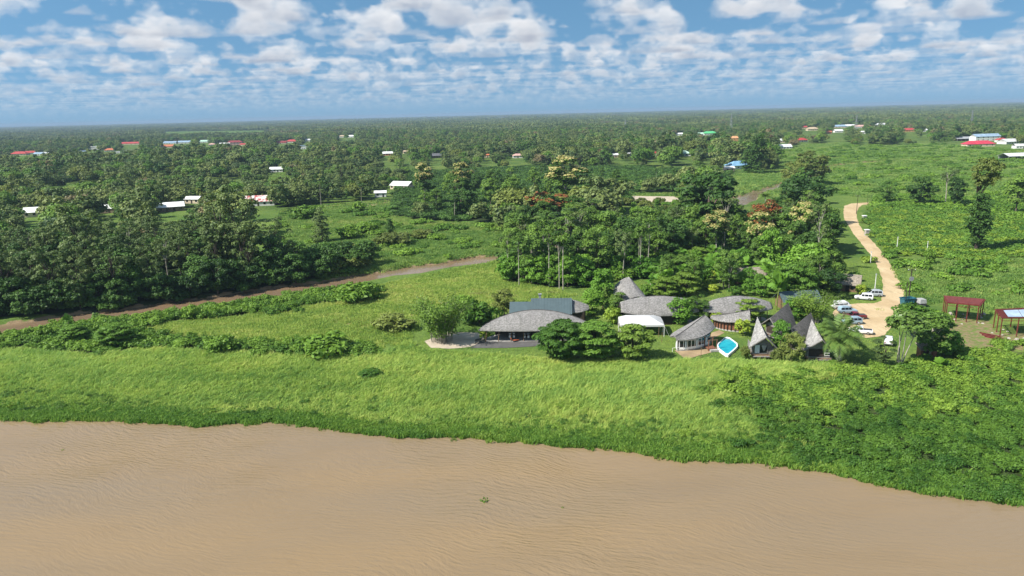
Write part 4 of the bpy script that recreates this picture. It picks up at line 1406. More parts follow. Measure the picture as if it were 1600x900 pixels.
GARDEN = [('garden', 5.8, 'bright green young tree', 'garden_tree', 'tree'), ('yellow', 2.8, 'yellowish shrub', 'garden_shrub', 'shrub'), ('garden_palm', 5.6, 'feathery garden palm', 'garden_palm', 'palm'),
          ('shrub', 3.0, 'green shrub', 'garden_shrub', 'shrub'), ('banana', 4.4, 'broad-leaved plant', 'banana_plant', 'plant'), ('jungle', 10.0, 'leafy dark tree', 'garden_tree', 'tree'), ('umbrella_gold', 7.0, 'flat-topped golden tree', 'garden_tree', 'tree')]
rr = np.random.default_rng(5)
P = poisson([[(1005, 468), (1012, 450), (1060, 438), (1200, 440), (1290, 455), (1300, 478), (1200, 466), (1100, 460), (1040, 466)], [(1012, 450), (1030, 425), (1060, 412), (1200, 412), (1300, 432), (1320, 445), (1300, 460), (1200, 440), (1060, 440)]], 3.7, 110, 51,
            [[(1064, 436), (1090, 436), (1090, 426), (1064, 426)], [(1150, 444), (1192, 444), (1192, 428), (1150, 428)]])
px, py, _ = pj(np.c_[P, np.zeros(len(P))])
sets = {}
for i in range(len(P)):
    z = next(w for lim, w in [(1060, 'garden right of the pointed roof'), (1130, 'garden between the two halls'), (1200, 'garden behind the second hall'), (1260, 'garden above the dark huts'), (2000, 'garden next to the car park')] if px[i] < lim)
    sets.setdefault((int(rr.choice(7, p=[.2, .13, .22, .1, .1, .17, .08])), z, 'nearer' if py[i] > 440 else 'rear'), []).append((px[i], i))
for (k, z, nr), lst in sets.items():
    kind, h, what, nm, cat = GARDEN[k]
    for n_, (_, i) in enumerate(sorted(lst)):
        lab = ('%s from left of %ss, %s part, %s' % (ORD[n_], what, nr, z)) if len(lst) > 1 else ('only %s, %s part, %s' % (what, nr, z))
        plant(kind, P[i][0], P[i][1], h * rr.uniform(0.8, 1.15), lab, cat, what + 's of the back garden', nm)

# ------------------------------------------------------------------ masses of plants nobody could count
def tuft(seed, n, h, spread, w, lean, mat, name='grass_tuft'):
    """grass tuft of bent, tapering blades"""
    rng = np.random.default_rng(seed)
    mb = MB()
    for i in range(n):
        a = rng.random() * 6.28; r = spread * math.sqrt(rng.random())
        b = Vector((math.cos(a) * r, math.sin(a) * r, -0.05))
        d = Vector((lean[0] + rng.normal() * 0.35, lean[1] + rng.normal() * 0.35, 0))
        hh = h * (0.55 + 0.6 * rng.random())
        sd = Vector((-math.sin(a * 3), math.cos(a * 3), 0)) * w * (0.6 + 0.8 * rng.random())
        m = b + d * hh * 0.25 + Vector((0, 0, hh * 0.6)); t = b + d * hh * 0.85 + Vector((0, 0, hh * 0.92))
        mb.add([b - sd, b + sd, m + sd * 0.8, m - sd * 0.8, t], [(0, 1, 2, 3), (3, 2, 4)])
    return mb.mesh(name, mat)


def grassmat(name, c1, c2, c3, sc=0.035, transl=0.45):
    m, t, b = bsdf(name)
    geo = t.new('ShaderNodeNewGeometry')
    r = t.new('ShaderNodeObjectInfo').outputs['Random']
    x, y, z = t.sep(geo.outputs['Position'])
    v = t.comb(t.math('MULTIPLY', x, 0.45), y, 0.0)
    n1 = t.noise(v, sc, 4.0, 0.62)
    n2 = t.noise(v, sc * 5.0, 3.0, 0.6)
    f = t.math('ADD', t.math('MULTIPLY', n1, 0.9), t.math('MULTIPLY_ADD', n2, 0.5, t.math('MULTIPLY_ADD', r, 0.35, -0.36)))
    colr = t.mix(t.ramp(f, 0.27, 0.58), c1, c2)
    colr = t.mix(t.ramp(f, 0.54, 0.84), colr, c3)
    colr = t.mix(t.ramp(t.noise(v, sc * 2.3, 3.0, 0.6), 0.66, 0.76, 0.0, 0.75), colr, (0.30, 0.27, 0.13))
    t.put(b.inputs['Base Color'], colr)
    b.inputs['Roughness'].default_value = 0.6
    b.inputs['Specular IOR Level'].default_value = 0.2
    tr = t.new('ShaderNodeBsdfTranslucent')
    t.put(tr.inputs[0], colr)
    ms = t.new('ShaderNodeMixShader')
    ms.inputs[0].default_value = transl
    t.l.new(b.outputs[0], ms.inputs[1]); t.l.new(tr.outputs[0], ms.inputs[2])
    t.l.new(ms.outputs[0], t.n['Material Output'].inputs[0])
    return m


M['grass'] = grassmat('grass', (0.200, 0.352, 0.075), (0.390, 0.525, 0.110), (0.560, 0.605, 0.165))
M['grass_short'] = grassmat('grass_short', (0.205, 0.330, 0.064), (0.360, 0.480, 0.096), (0.545, 0.560, 0.165))
M['grass_far'] = grassmat('grass_far', (0.130, 0.250, 0.055), (0.245, 0.375, 0.085), (0.370, 0.430, 0.120), 0.02)
M['shore_leaf'] = grassmat('shore_leaf', (0.095, 0.215, 0.034), (0.170, 0.310, 0.045), (0.250, 0.370, 0.060), 0.06)
T_TALL = [tuft(400 + i, 20, 0.95, 0.6, 0.042, (0.55, -0.1), M['grass']) for i in range(4)]
T_SHORT = [tuft(410 + i, 22, 0.5, 0.8, 0.06, (0.3, 0.0), M['grass_short']) for i in range(3)]
T_FAR = [tuft(420 + i, 40, 1.1, 2.2, 0.16, (0.3, 0.0), M['grass_far']) for i in range(3)]
T_SHORE = [tuft(430 + i, 24, 0.7, 0.7, 0.085, (0.2, -0.3), M['shore_leaf']) for i in range(3)]


def cloud_pts(polys, density, seed, ex=(), keep=None, ragged=0.0):
    """random points on the ground inside outlines, density per square metre"""
    rng = np.random.default_rng(seed)
    out = []
    for q in polys:
        g = np.array([tuple(gp(a, b))[:2] for a, b in q])
        lo, hi = g.min(0), g.max(0)
        n = int((hi - lo).prod() * density)
        P = lo + rng.random((n, 2)) * (hi - lo)
        px, py, _ = pj(np.c_[P, np.zeros(n)])
        if ragged:
            lo, hi = lo - 8, hi + 8
            P = lo + rng.random((n, 2)) * (hi - lo)
            px, py, _ = pj(np.c_[P, np.zeros(n)])
            w1 = np.sin(P[:, 0] * 0.43 + 1.7 * np.sin(P[:, 1] * 0.37)) + 0.7 * np.sin(P[:, 1] * 0.9 + 1.3 * np.sin(P[:, 0] * 0.8)) + 0.5 * rng.normal(size=n)
            w2 = np.sin(P[:, 1] * 0.51 + 1.5 * np.sin(P[:, 0] * 0.29)) + 0.5 * rng.normal(size=n)
            px = px + ragged * w1; py = py + ragged * 0.45 * w2
        ok = inpoly(px, py, q)
        if ex:
            ok &= ~inany(px, py, list(ex))
        ok &= (creek_dist(P[:, 0], P[:, 1]) > CREEK_HW + 0.3)
        if keep is not None:
            ok &= keep(P[:, 0], P[:, 1], px, py)
        out.append(P[ok])
    return np.concatenate(out)


BUILT = [[(664, 535), (700, 519), (752, 520), (757, 528), (880, 520), (905, 528), (880, 546), (700, 547), (672, 545)], [(1050, 548), (1072, 563), (1120, 552), (1160, 545), (1160, 525), (1120, 515), (1060, 520)],
         [(1168, 562), (1216, 564), (1214, 530), (1172, 530)], [(1252, 568), (1302, 570), (1300, 540), (1256, 540)], ROAD_PX, [(960, 520), (1035, 520), (1035, 490), (960, 490)],
         [(805, 500), (920, 498), (920, 480), (810, 480)], [(970, 500), (1085, 500), (1085, 470), (970, 470)], [(1098, 500), (1200, 500), (1200, 474), (1098, 474)]]
rs = np.random.default_rng(60)
dshore = lambda P: P[:, 1] - shore_y(P[:, 0])

# tall meadow grass between the resort and the river
Z_MEADOW = [(-160, 560), (40, 548), (140, 557), (240, 546), (350, 552), (480, 558), (592, 556), (640, 535), (662, 548), (760, 552), (840, 562), (1040, 566), (1150, 568), (1300, 574), (1345, 583), (1260, 598), (1170, 594), (1085, 605), (1130, 615), (1150, 640), (1185, 668), (1200, 700), (1215, 728), (1000, 720), (600, 700), (-160, 680)]
P = cloud_pts([Z_MEADOW], 5.2, 61, keep=lambda x, y, a, b: y - shore_y(x) > 3.0)
dd = dshore(P)
gust = np.sin(P[:, 0] * 0.09 + P[:, 1] * 0.21) * 0.5 + np.sin(P[:, 0] * 0.031 - P[:, 1] * 0.11 + 2) * 0.5
scl = (0.75 + 0.5 * rs.random(len(P))) * (0.95 + 0.25 * gust) * np.clip(0.6 + dd / 28, 0.6, 1.15)
rot = np.c_[rs.normal(size=len(P)) * 0.12, rs.normal(size=len(P)) * 0.12, rs.normal(size=len(P)) * 0.7 + gust * 0.5]
scatter('meadow_grass', P, T_TALL, 'tall bright green meadow grass along the river', 'grass', rs, 0, 0, scl=scl, rot=rot)
# mat of leafy plants floating at the water's edge
xs = rs.uniform(SHX[0] * 0.5, 130, 17000)
xs = np.concatenate([rs.uniform(-120, 110, 15000)])
off = np.abs(rs.normal(size=len(xs))) * 3.2 - 0.9
off = np.where(rs.random(len(xs)) < 0.02, off - 1.6 * rs.random(len(xs)), off)
P = np.c_[xs, shore_y(xs) + off]
px, py, _ = pj(np.c_[P, np.zeros(len(P))])
scatter('shore_weeds', P, T_SHORE, 'dark green mat of weeds along the water\'s edge', 'weeds', rs, 0.6, 1.25, z=-0.98, tilt=0.2)
# near field, lawns
P = cloud_pts([Z_FIELD_NEAR, [(590, 446), (700, 422), (790, 405), (795, 410), (700, 428), (600, 458)], [(130, 516), (300, 500), (390, 494), (480, 480), (592, 460), (600, 458), (420, 488), (300, 505), (200, 527)]], 2.2, 62, BUILT)
scatter('field_grass', P, T_SHORT, 'short yellowish grass of the field between creek and thicket', 'grass', rs, 0.6, 1.5, tilt=0.15)
P = cloud_pts([Z_RESORT], 1.0, 63, BUILT + [Z_FIELD_NEAR])
scatter('lawn_grass', P, [tuft(440 + i, 16, 0.22, 0.8, 0.05, (0.1, 0.0), M['grass_short']) for i in range(2)], 'mown lawn grass around the resort buildings', 'grass', rs, 0.7, 1.2)
# fields farther off
P = cloud_pts([Z_FIELD_MID, Z_GRASS_R], 0.75, 64, [ROAD_PX])
scatter('middle_field_grass', P, T_FAR, 'rough green grass of the middle field and the roadside', 'grass', rs, 0.3, 0.8)
P = cloud_pts([Z_PLAIN_R] + Z_CLEARINGS, 0.12, 65, [ROAD_PX, [(978, 306), (1055, 306), (1064, 312), (1050, 317), (984, 316)]])
scatter('plain_grass', P, T_FAR, 'rough grass of the wide plain and the forest clearings', 'grass', rs, 0.7, 1.7, stretch=0.55)


# leafy ground cover
def mound(seed, R, H, n, leaf, mat, name):
    rng = np.random.default_rng(seed)
    k = 7
    cs = [np.array((rng.normal() * R * 0.45, rng.normal() * R * 0.45, H * (0.3 + 0.3 * rng.random()))) for _ in range(k)]
    C, N, S = clump_leaves(rng, cs, [R * (0.4 + 0.25 * rng.random()) for _ in range(k)], n, leaf, 0.8 * H / R, 0.7)
    C[:, 2] = np.maximum(C[:, 2], 0.02)
    return quads(name, C, N, S, 0.62, mat, rng)


MW = [mound(500 + i, 1.3, 1.0, 330, 0.115, M['leaf_weed'], 'weed_mound') for i in range(4)]
MV = [mound(510 + i, 1.4, 1.15, 230, 0.150, M['leaf_creeper'], 'vine_mound') for i in range(4)]
MH = [mound(520 + i, 1.5, 1.6, 150, 0.19, M['leaf_hedge'], 'thicket_mound') for i in range(4)]
P = cloud_pts([Z_WEED_R], 0.66, 66, keep=lambda x, y, a, b: y - shore_y(x) > 0.3, ragged=22)
px, py, _ = pj(np.c_[P, np.zeros(len(P))])
upper = py < 636 + 10 * np.sin(px * 0.031) + 9 * np.sin(px * 0.083 + py * 0.05) + rs.normal(size=len(px)) * 16
low = P[~upper]
hole = (np.sin(low[:, 0] * 0.35) + np.sin(low[:, 1] * 0.41 + 1) + rs.normal(size=len(low)) * 0.5) > 1.9
low = low[~hole]
scatter('riverside_weeds', low, MW, 'dense weeds, green darkened as by cloud shadow, covering the bank at the lower right', 'weeds', rs, 0.6, 1.35, tilt=0.15)
scatter('creeper_cover', P[upper], MV, 'bright big-leaved creepers above the dark weeds', 'creepers', rs, 0.6, 1.4, tilt=0.15)
PB = cloud_pts([[(1040, 600), (1120, 585), (1260, 590), (1345, 580), (1345, 600), (1200, 640), (1215, 728), (1100, 720), (1120, 660), (1100, 625)]], 0.16, 166, keep=lambda x, y, a, b: y - shore_y(x) > 1.0)
PB = np.concatenate([PB, cloud_pts([Z_MEADOW], 0.16, 167, keep=lambda x, y, a, b: (y - shore_y(x) > 1.5) & (y - shore_y(x) < 13 + 5 * np.sin(x * 0.11)))])
PB = np.concatenate([PB, cloud_pts([Z_MEADOW], 0.014, 170, keep=lambda x, y, a, b: y - shore_y(x) > 8)])
scatter('bank_weeds', PB, MW + MV[:2], 'low leafy weeds scattered through the grass near the bank', 'weeds', rs, 0.25, 0.75, tilt=0.15)
P = cloud_pts([[(1130, 600), (1260, 598), (1345, 583), (1400, 575), (1300, 640), (1260, 720), (1210, 728), (1185, 668), (1150, 640)]], 1.1, 168, keep=lambda x, y, a, b: y - shore_y(x) > 1.0)
scatter('tangled_grass', P, T_TALL, 'grass growing through the edge of the dark weeds', 'grass', rs, 0.7, 1.2, tilt=0.2)
P = cloud_pts([Z_THICKET, Z_HEDGE], 0.6, 67, ragged=7)
scatter('thicket', P, MH, 'low leafy thicket and hedge between the creek and the meadow', 'thicket', rs, 0.55, 1.35, tilt=0.1)
P = cloud_pts([Z_BUSH_R], 0.34, 68, [ROAD_PX])
scatter('bush_field', P, [mound(530 + i, 2.4, 1.8, 60, 0.32, M['leaf_vine' if i < 2 else 'leaf_mid'], 'bush_mound') for i in range(5)], 'bright green leafy bushes covering the land right of the road', 'bushes', rs, 0.3, 1.05)
P = cloud_pts([Z_FIELD_MID, Z_PLAIN_R, Z_GRASS_R, Z_RIGHT_TREES, Z_RIGHT_TREES, Z_RIGHT_TREES, Z_RIGHT_TREES], 0.006, 69, [ROAD_PX])
P = np.concatenate([P, cloud_pts([Z_RIGHT_TREES], 0.05, 169, [ROAD_PX])])
scatter('field_bushes', P, [mound(540 + i, 2.4, 1.6, 60, 0.32, M['leaf_hedge'], 'field_bush') for i in range(3)], 'scattered low bushes in the rough fields', 'bushes', rs, 0.5, 1.7)
P = cloud_pts([Z_WOOD_L, Z_WOOD_C, Z_WOOD_B], 0.075, 70)
scatter('undergrowth', P, [mound(550 + i, 2.2, 2.2, 60, 0.32, M['leaf_dark'], 'undergrowth_mound') for i in range(3)], 'dark undergrowth between the trunks of the woods', 'undergrowth', rs, 0.6, 1.4)


# the forest that goes on to the horizon
def far_tree(seed, H, R, leaf, per, mat, shape='round', K=9):
    rng = np.random.default_rng(seed)
    cs, rs_ = crown_clumps(rng, H, R, 0.22, K, R * 0.42, shape)
    C, N, S = clump_leaves(rng, cs, rs_, per, leaf, 0.85, 0.6)
    me = quads('far_tree', C, N, S, 0.65, mat, rng)
    return me


def far_patch(seed, size, n, leaf, mat):
    rng = np.random.default_rng(seed)
    C, N, S = [], [], []
    for i in range(n):
        x, y = (rng.random(2) - 0.5) * size
        H = 7 + 7 * rng.random(); R = 3.2 + 1.8 * rng.random()
        cs, rs_ = crown_clumps(rng, H, R, 0.3, 5, R * 0.5)
        c, nn, s = clump_leaves(rng, [q + np.array((x, y, 0)) for q in cs], rs_, 5.0, leaf, 0.85, 0.6)
        C.append(c); N.append(nn); S.append(s)
    return quads('far_patch', np.concatenate(C), np.concatenate(N), np.concatenate(S), 0.7, mat, rng)


FT = []
for i in range(12):
    sh = ['round', 'round', 'vase', 'round', 'umbrella', 'round'][i % 6]
    FT.append(far_tree(600 + i, [8, 11.5, 13, 10, 10.5, 14.5][i % 6], [4.6, 6.0, 4.4, 7.2, 5.8, 4.2][i % 6], 0.55, 24, M[['leaf_far', 'leaf_jungle', 'leaf_far', 'leaf_olive', 'leaf_far', 'leaf_dark', 'leaf_jungle', 'leaf_far', 'leaf_grey', 'leaf_far', 'leaf_mid', 'leaf_far'][i]], sh, [9, 13, 10, 16, 11, 9][i % 6]))
FP = [far_patch(620 + i, 42, 26, 1.25, M['leaf_far']) for i in range(5)]


def jgrid(r0, r1, step, seed, margin=160):
    rng = np.random.default_rng(seed)
    half = r1 * 0.90
    n = int(2 * half / step); m = int((r1 - r0) / step)
    X, Y = np.meshgrid(np.arange(n), np.arange(m))
    P = np.stack([X.ravel(), Y.ravel()], 1) * step + np.array((-half, r0)) + (rng.random((n * m, 2)) - 0.5) * step * 0.95
    px, py, _ = pj(np.c_[P, np.zeros(len(P))])
    ok = (px > -margin) & (px < W0 + margin)
    return P[ok], px[ok], py[ok]


OPEN = [Z_PLAIN_R, Z_FIELD_MID, Z_BUSH_R, Z_GRASS_R, Z_RESORT, Z_WOOD_L, Z_WOOD_C, Z_WOOD_B, ROAD_PX, Z_FIELD_NEAR, [(955, 318), (1080, 318), (1080, 352), (955, 352)], [(1135, 350), (1135, 298), (1240, 258), (1295, 258), (1235, 300), (1225, 350)]] + Z_CLEARINGS


def forest_pts(r0, r1, step, seed):
    P, px, py = jgrid(r0, r1, step, seed)
    ok = ~inany(px, py, OPEN) & clear_of_houses(P[:, 0], P[:, 1], px, py)
    ok &= creek_dist(P[:, 0], P[:, 1]) > CREEK_HW + 3
    ok &= (py < 402) & ~((px > 1330) & (py > 228) & (py < 330) & (px < 1700)) & ~((px > 1275) & (py > 285))
    nz = np.sin(P[:, 0] * 0.011 + 1.3 * np.sin(P[:, 1] * 0.006)) + np.sin(P[:, 1] * 0.009 + 1.1 * np.sin(P[:, 0] * 0.007))
    gap = np.sin(P[:, 0] * 0.021 + 2.0 * np.sin(P[:, 1] * 0.011)) * np.sin(P[:, 1] * 0.017 + 2.0 * np.sin(P[:, 0] * 0.013 + 1)) + 0.35 * np.random.default_rng(seed).normal(size=len(P))
    ok &= gap < (0.62 if r1 < 1000 else 0.5 if r1 < 2500 else 0.8)
    return P[ok], nz[ok]


P, nz = forest_pts(290, 900, 7.4, 71)
scatter('forest', P, FT, 'green forest with scattered clearings in the middle distance', 'forest', rs, 0, 0, scl=(0.42 + 0.95 * rs.random(len(P)) ** 1.6) * (1 + 0.2 * nz))
P, nz = forest_pts(900, 2000, 7.8, 72)
scatter('far_forest', P, FT, 'forest around the far villages', 'forest', rs, 0, 0, scl=(0.45 + 0.75 * rs.random(len(P)) ** 1.5) * (1 + 0.15 * nz))
P, nz = forest_pts(2000, 6000, 36, 73)
P2, nz2 = forest_pts(6000, 15000, 78, 74)
pp = np.concatenate([P, P2]); nn_ = np.concatenate([nz, nz2])
scl = np.concatenate([np.full(len(P), 1.0), np.full(len(P2), 1.9)])
hz = np.concatenate([1.0 + 0.22 * nz + 0.3 * (rs.random(len(P)) - 0.5), 0.62 + 0.12 * nz2 + 0.2 * (rs.random(len(P2)) - 0.5)])
scatter('horizon_forest', pp, FP, 'dim blue-green forest along the horizon', 'forest', rs, 0, 0, scl=scl, stretch=hz)

# ------------------------------------------------------------------ resort buildings
def lens_roof(L, yf, yr, yb, z_tip, z_eave, z_ridge, blunt=0.0, nt=36, ns=7, th=0.16):
    """leaf-shaped roof along x: ridge arches from tip to tip, both sides curve down to bowed eaves"""
    mb = MB()
    rows = []
    for i in range(nt + 1):
        t = i / nt
        u = blunt * (1 - t) * 0.5 + t * (1 - blunt * 0.5) if blunt else t
        s_ = max(0.0, math.sin(PI * min(1, max(0, u)))) ** 0.72
        x = (t - 0.5) * L
        zr = z_tip + (z_ridge - z_tip) * s_
        ze = z_tip + (z_eave - z_tip) * s_
        row = []
        for j in range(-ns, ns + 1):
            q = abs(j) / ns
            ye = yf if j < 0 else yb
            y = (yr + (ye - yr) * q) * s_
            z = zr + (ze - zr) * q ** 1.7
            row.append((x, y, z))
        rows.append(row)
    m = 2 * ns + 1
    top = [p for r in rows for p in r]
    bot = [(p[0] * 0.99, p[1] * 0.985, p[2] - th) for p in top]
    o = len(top)
    fs = []
    for i in range(nt):
        for j in range(m - 1):
            a = i * m + j
            fs.append((a, a + m, a + m + 1, a + 1))
            fs.append((o + a, o + a + 1, o + a + m + 1, o + a + m))
        fs.append((i * m, o + i * m, o + (i + 1) * m, (i + 1) * m))
        k = i * m + m - 1
        fs.append((k, k + m, o + k + m, o + k))
    for i in (0, nt):
        for j in range(m - 1):
            a = i * m + j
            fs.append((a, a + 1, o + a + 1, o + a) if i == 0 else (a + 1, a, o + a, o + a + 1))
    mb.add(top + bot, fs)
    return mb


def fold_side(mb, ridge, eave, courses=12, nt=14, bulge=0.0, th=0.14, step=0.05, flip=False):
    """one shingled side of a folded-leaf roof in overlapping courses; ridge(t) and eave(t) give its edges"""
    def pt(t, s):
        a, b = ridge(t), eave(t)
        p = a.lerp(b, s)
        p.z += bulge * math.sin(PI * s)
        return p
    for k in range(courses):
        s0, s1 = k / courses, (k + 1) / courses
        vs = []
        for i in range(nt + 1):
            t = i / nt
            vs.append(pt(t, s0))
        for i in range(nt + 1):
            p = pt(i / nt, s1); p.z += step
            vs.append(p)
        for i in range(nt + 1):
            p = pt(i / nt, s1); p.z -= 0.02
            vs.append(p)
        n = nt + 1
        fs = []
        for i in range(nt):
            q = [(i, n + i, n + i + 1, i + 1), (n + i, 2 * n + i, 2 * n + i + 1, n + i + 1)]
            fs += [f[::-1] for f in q] if flip else q
        mb.add(vs, fs)
    # underside
    vs = [pt(i / nt, 0) + Vector((0, 0, -th)) for i in range(nt + 1)] + [pt(i / nt, 1) + Vector((0, 0, -th)) for i in range(nt + 1)]
    n = nt + 1
    mb.add(vs, [(i, i + 1, n + i + 1, n + i) for i in range(nt)])
    # fascia round the edge
    loop = [pt(i / nt, 1) for i in range(nt + 1)]
    mb.add([p for p in loop] + [p + Vector((0, 0, -th)) for p in loop], [(i, n + i, n + i + 1, i + 1) for i in range(nt)])
    for t in (0.0, 1.0):
        loop = [pt(t, i / 6) for i in range(7)]
        mb.add([p + Vector((0, 0, 0.03)) for p in loop] + [p + Vector((0, 0, -th)) for p in loop], [(i, 7 + i, 8 + i, i + 1) for i in range(6)])


def bez(a, b, c):
    a, b, c = Vector(a), Vector(b), Vector(c)
    return lambda t: a * (1 - t) ** 2 + b * 2 * t * (1 - t) + c * t * t


def rail(mb, p0, p1, r=0.03, n=4):
    mb.tube(p0, p1, r, r, n)


def bld(name, px, py, label, rz=0.0, dy=0.0, cat='building'):
    p = gp(px, py)
    o = empty(name, (p.x, p.y + dy, 0), rz)
    tag(o, label, cat)
    return o


def part(mb, name, mat, parent, smooth=False, label=None):
    o = mb.build(name, M[mat] if isinstance(mat, str) else mat, parent, smooth)
    if label:
        o['label'] = label
    return o


def oval_hall(name, px, py, L, yf, yr, yb, z_tip, z_eave, z_ridge, label, blunt=0.0, rz=0.0, wall_in=0.9, open_front=True, mat='shingle'):
    b = bld(name, px, py, label, rz)
    part(lens_roof(L, yf, yr, yb, z_tip, z_eave, z_ridge, blunt), 'roof', mat, b, True)
    rb = MB()
    for i in range(24):
        t0, t1 = 0.03 + 0.94 * i / 24, 0.03 + 0.94 * (i + 1) / 24
        q = []
        for t in (t0, t1):
            s_ = math.sin(PI * t) ** 0.72
            q.append(((t - 0.5) * L, yr * s_, z_tip + (z_ridge - z_tip) * s_ + 0.05))
        rb.tube(q[0], q[1], 0.09, 0.09, 5)
    part(rb, 'ridge_cap', 'shingle_cap_shade', b)
    # bowed back and end walls of upright boards, each board a part
    n = 40
    me = MB().box((0, 0, 0), (1, 0.08, 1)).mesh('board', M['wood_dark'])

    def outline(t, ye):
        s_ = math.sin(PI * t) ** 0.72
        return Vector(((t - 0.5) * L, (ye - math.copysign(wall_in, ye)) * s_, 0)), z_tip + (z_eave - z_tip) * s_

    sides = [(yb, 0.14, 0.86)] + ([] if open_front else [(yf, 0.14, 0.86)])
    for ye, ta, tb in sides:
        for i in range(n):
            p, z0 = outline(ta + (tb - ta) * i / n, ye); q, z1 = outline(ta + (tb - ta) * (i + 1) / n, ye)
            m = (p + q) / 2; d = q - p
            o = link('board', me, b)
            hgt = min(z0, z1) + 0.25
            o.location = (m.x, m.y, hgt / 2)
            o.rotation_euler = (0, 0, math.atan2(d.y, d.x))
            o.scale = (d.length * 0.94, 1, hgt)
    for i in range(9):
        t = 0.06 + 0.88 * i / 8
        p, z = outline(t, yf * 0.9 if open_front else yf * 0.8)
        if open_front:
            part(MB().tube((p.x, p.y, 0), (p.x * 0.97, p.y, z - 0.05), 0.11, 0.09, 7), 'post', 'wood', b)
    fl = MB()
    pts = [(outline(0.06 + 0.88 * i / 20, yf)[0].x, outline(0.06 + 0.88 * i / 20, yf)[0].y) for i in range(21)] + [(outline(0.94 - 0.88 * i / 20, yb)[0].x, outline(0.94 - 0.88 * i / 20, yb)[0].y) for i in range(21)]
    fl.prism(pts, 0.005, 0.14)
    part(fl, 'floor', 'concrete', b)
    return b


pav = oval_hall('pavilion', 838, 532, 26.0, -1.6, 4.2, 9.0, 2.75, 2.75, 6.0, 'long open pavilion with pointed oval shingle roof beside the paved terrace')
h2 = oval_hall('oval_hall', 1029, 503, 18.5, -3.4, 1.2, 5.5, 3.6, 2.5, 6.2, 'low hall with rounded grey shingle roof behind the white tent', 0.25, open_front=False, rz=-0.06)
h3 = oval_hall('oval_hall', 1150, 501, 17.0, -3.0, 1.4, 5.0, 3.2, 2.6, 5.8, 'hall with rounded shingle roof half hidden by trees behind the pool', 0.15, open_front=True, rz=0.05, mat='shingle')
h4 = oval_hall('oval_hut', 990, 520, 7.2, -1.0, 0.9, 3.0, 1.9, 1.8, 3.3, 'small oval shingle roof poking out in front of the white tent', 0.1, open_front=True)


# pavilion furniture: tables with upturned pale chairs
def dining_set(parent_loc, k):
    t = empty('dining_table', parent_loc, 0.3 * k)
    tag(t, 'dark dining table under the long pavilion roof, %s from the left' % ORD[k], 'table', 'tables in the pavilion')
    part(MB().box((0, 0, 0.73), (1.6, 0.8, 0.05)), 'table_top', 'wood_dark', t)
    for sx in (-0.7, 0.7):
        for sy in (-0.32, 0.32):
            part(MB().box((sx, sy, 0.355), (0.07, 0.07, 0.71)), 'leg', 'wood_dark', t)
    for sx in (-0.45, 0.45):
        for sy in (-0.75, 0.75):
            c = empty('dining_chair', (parent_loc[0] + sx, parent_loc[1] + sy, parent_loc[2]), 0 if sy < 0 else PI)
            tag(c, 'pale chair under the pavilion roof, %s %s seat of the %s table' % ('near' if sy < 0 else 'rear', 'left' if sx < 0 else 'right', ORD[k]), 'chair', 'chairs in the pavilion')
            part(MB().box((0, 0, 0.45), (0.42, 0.42, 0.04)), 'seat', 'white', c)
            part(MB().box((0, -0.2, 0.75), (0.42, 0.04, 0.5)), 'backrest', 'white', c)
            for ax in (-0.18, 0.18):
                for ay in (-0.18, 0.18):
                    part(MB().box((ax, ay, 0.215), (0.035, 0.035, 0.43)), 'leg', 'steel', c)


for k, (dx, dy) in enumerate([(-5.5, 1.6), (-2.2, 1.2), (1.2, 1.5), (4.4, 1.3)]):
    dining_set((pav.location.x + dx, pav.location.y + dy, 0.14), k)
# terrace furniture
p = gp(806, 534)
lo = tag(empty('lounge_chair', (p.x, p.y, 0.06), 0.4), 'orange-red lounge chair on the terrace', 'chair')
part(MB().box((0, 0, 0.36), (1.5, 0.6, 0.08)), 'seat', plain('cushion_orange', (0.42, 0.10, 0.04)), lo)
bk = MB(); bk.add([(-0.75, -0.3, 0.38), (-0.75, 0.3, 0.38), (-1.2, 0.3, 0.95), (-1.2, -0.3, 0.95), (-0.83, -0.3, 0.34), (-0.83, 0.3, 0.34), (-1.28, 0.3, 0.92), (-1.28, -0.3, 0.92)], [(0, 1, 2, 3), (7, 6, 5, 4), (0, 3, 7, 4), (1, 5, 6, 2), (3, 2, 6, 7), (0, 4, 5, 1)])
part(bk, 'backrest', bpy.data.materials['cushion_orange'], lo)
for a in (-0.6, 0.6):
    for c in (-0.24, 0.24):
        part(MB().box((a, c, 0.16), (0.06, 0.06, 0.32)), 'leg', 'steel_dark', lo)
p = gp(748, 537)
be = tag(empty('garden_bench', (p.x, p.y, 0.06), 0.5), 'black garden bench at the terrace corner', 'bench')
part(MB().box((0, 0, 0.45), (1.6, 0.5, 0.06)), 'seat', 'steel_dark', be)
part(MB().box((0, 0.24, 0.8), (1.6, 0.06, 0.5)), 'backrest', 'steel_dark', be)
for a in (-0.7, 0.7):
    for c in (-0.2, 0.2):
        part(MB().box((a, c, 0.21), (0.07, 0.07, 0.42)), 'leg', 'steel_dark', be)

# green-roofed building with a lower wing and a roof vent
g = bld('green_roof_house', 858, 500, 'building with dark green metal gable roof and vent behind the pavilion', -0.06)


